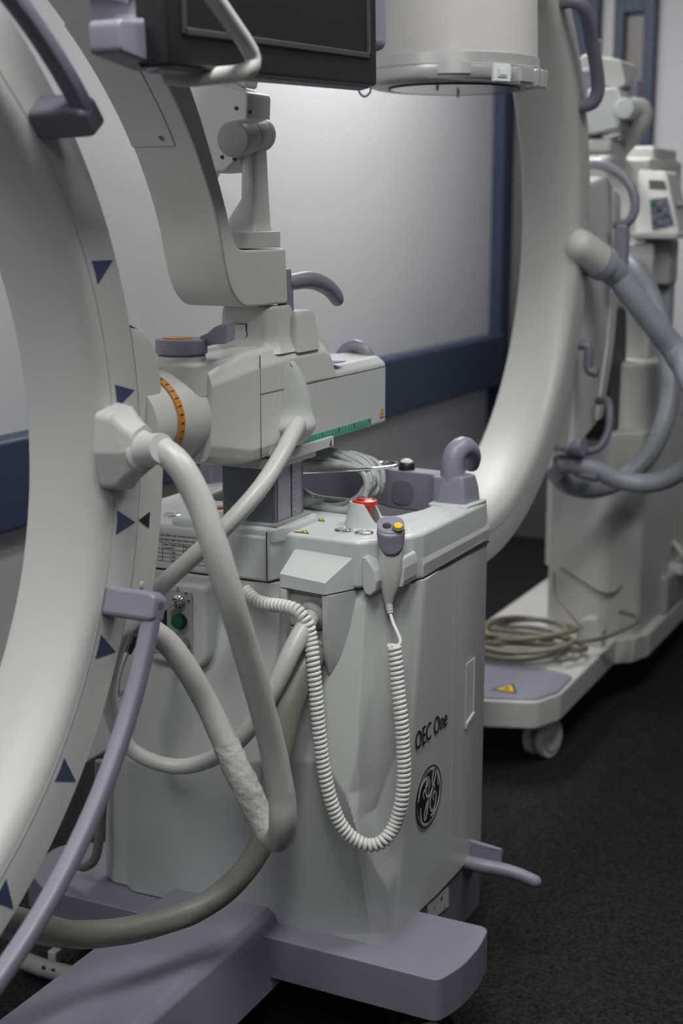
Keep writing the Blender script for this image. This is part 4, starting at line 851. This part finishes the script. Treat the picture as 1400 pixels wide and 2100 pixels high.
# mast, keypad head, top box
ob('rear_mast', box((-1.12, 4.1, .95), (-1.04, 4.22, 1.32), .008), 'arm', M2)
ob('mast_strip', box((-1.045, 4.2, .98), (-1.01, 4.26, 1.25), .006), 'hose_blue', M2)
TB = ob('top_box', box((-1.33, 4.22, 1.30), (-1.085, 4.6, 1.565), .015), 'ivory', M2)
ob('box_lid', box((-1.30, 4.3, 1.56), (-1.10, 4.58, 1.60), .01), 'ivory', TB)
P4 = lambda x, y, d=4.15: at(x, y, 'Y', d)
fa = [P4(1307, 345, 4.22), P4(1366, 352, 4.22), P4(1393, 480, 4.12), P4(1300, 497, 4.12)]
bk = [v+Vector((0, .14, 0)) for v in fa]; bk[2].z = fa[2].z+.02
KH = ob('keypad_head', loft([[bk[0], bk[1], bk[2], bk[3]], fa]), 'ivory', M2, smooth=20); bv = KH.modifiers.new('bevel', 'BEVEL'); bv.width = .008; bv.segments = 3; KH.modifiers.move(1, 0)
nf = (fa[1]-fa[0]).cross(fa[3]-fa[0]).normalized(); nf = -nf if nf.y > 0 else nf
def onface(s, t): return fa[0].lerp(fa[1], s).lerp(fa[3].lerp(fa[2], s), t)+nf*.001
ob('lcd', flat([onface(.38, .16), onface(.88, .16), onface(.9, .29), onface(.38, .29)], nf, .003), 'lcd', KH, wn=False)
ob('keypad', flat([onface(.38, .44), onface(.88, .42), onface(.92, .86), onface(.42, .88)], nf, .003), 'keypad', KH, wn=False)
for i in range(3):
    for j in range(4): p = onface(.48+i*.15, .52+j*.09)+nf*.003; ob('key', obx) if False else ob('keypad_key', box(p-Vector((.007, .002, .005)), p+Vector((.007, .002, .005)), .001), ('green', 'plug_grey', 'lilac')[(i*2+j) % 3], KH)
ob('head_shelf', prism([(fa[3].x-.005, 4.06), (fa[2].x+.006, 4.06), (fa[2].x+.006, 4.2), (fa[3].x-.005, 4.2)], 'Z', fa[2].z-.012, fa[2].z+.004, .006, .003), 'ivory', KH)
ob('head_neck', box((fa[3].x+.02, 4.15, 1.2), (fa[2].x-.03, 4.25, 1.33), .01), 'panel_grey', KH)
ob('side_knob', cyl(P4(1380, 422, 4.2), (1, 0, 0), .008, .03, .002, 14), 'plug_grey', KH)
# folded monitor on its arm
MB2 = ob('folded_monitor', box((-1.30, 3.9, 1.605), (-1.17, 4.02, 1.79), .012), 'lilac', M2)
ob('monitor_back', prism([(-1.245, 1.77), (-1.215, 1.83, .02), (-1.105, 1.81, .02), (-1.088, 1.745, .01), (-1.12, 1.73), (-1.19, 1.76)], 'Y', 3.92, 4.08, .01, .012), 'arc', MB2)
ob('monitor_shell', prism([(-1.185, 1.735, .01), (-1.10, 1.735, .02), (-1.085, 1.70, .02), (-1.09, 1.63, .02), (-1.185, 1.61, .02)], 'Y', 3.88, 4.06, .01, .015), 'cover_white', MB2)
ob('monitor_edge', box((-1.105, 3.98, 1.66), (-1.07, 4.05, 1.765), .012), 'lilac', MB2)
ob('monitor_tray', box((-1.26, 3.9, 1.565), (-1.12, 4.05, 1.605), .012), 'ivory', MB2)
ob('monitor_joint', lathe([(.02, 0), (.027, .004), (.027, .05), (.024, .055)], at(1278, 222, 'Y', 3.86), (.15, 1, 0), 28), 'cover_white', MB2)
ob('monitor_arm', tube(AT([(1295, 215, 'Y', 3.92), (1318, 222, 'Y', 3.95), (1318, 245, 'Y', 3.97), (1300, 275, 'Y', 4.02), (1275, 305, 'Y', 4.1), (1255, 330, 'Y', 4.25)]), [.022, .025, .025, .024, .026, .04], 14), 'ivory', MB2)

# cable heap on the far machine's base
PC = empty('power_cable', (-1.25, 3.6, .2), 'loose heap of olive grey power cable lying on the far base behind the lettered cabinet', 'cable')
rnd = random.Random(3)
for i in range(7):
    cx, cy = -1.24+rnd.uniform(-.03, .03), 3.62+rnd.uniform(-.03, .05); ea, eb = .13+rnd.uniform(-.03, .02), .10+rnd.uniform(-.03, .02); ph = rnd.random()*6
    lp = [Vector((cx+math.cos(t)*ea, cy+math.sin(t+ph*.1)*eb, .211+.008*i+.008*(1+math.sin(2*t+ph)))) for t in [2*math.pi*k/20 for k in range(21)]]
    ob('cable_loop', tube(lp, .0075, 8, step=.02), 'olive_cable', PC)
ob('cable_tail', tube(AT([(1180, 1315, 'Y', 3.62), (1220, 1312, 'Y', 3.66), (1270, 1295, 'Y', 3.75), (1305, 1275, 'Y', 3.8), (1298, 1262, 'Y', 3.88), (1270, 1255, 'Y', 3.86)]), .0065, 8), 'olive_cable', PC)
ob('cable_tail', tube(AT([(1150, 1165, 'Y', 3.87), (1190, 1190, 'Y', 3.86), (1230, 1215, 'Y', 3.86), (1260, 1215, 'Y', 3.9), (1280, 1190, 'Y', 3.94), (1300, 1140, 'Y', 4.0), (1320, 1090, 'Y', 4.3)]), .004, 8), 'olive_cable', PC)
ob('cable_tail', tube(AT([(1135, 1175, 'Y', 3.87), (1140, 1220, 'Y', 3.84), (1165, 1255, 'Y', 3.78), (1195, 1290, 'Y', 3.7)]), .004, 8), 'olive_cable', PC)
FS = tag(ob('foot_switch', prism([(-1.14, .2005), (-1.06, .2005), (-1.06, .245, .02), (-1.085, .282, .02), (-1.125, .272, .02)], 'Y', 3.79, 3.84, .004, .004), 'arc'), 'small grey plastic block with rounded top beside the cable heap on the far base', 'foot switch')
MC = ob('mains_cable', tube(AT([(1330, 1060, 'Y', 4.45), (1345, 1070, 'Y', 4.4), (1370, 1100, 'Y', 4.35), (1400, 1135, 'Y', 4.3), (1430, 1170, 'Y', 4.3)]), .009, 8), 'ivory', M2)
ob('mains_plug', box((-.96, 4.32, .33), (-.90, 4.40, .40), .008), 'black', M2)
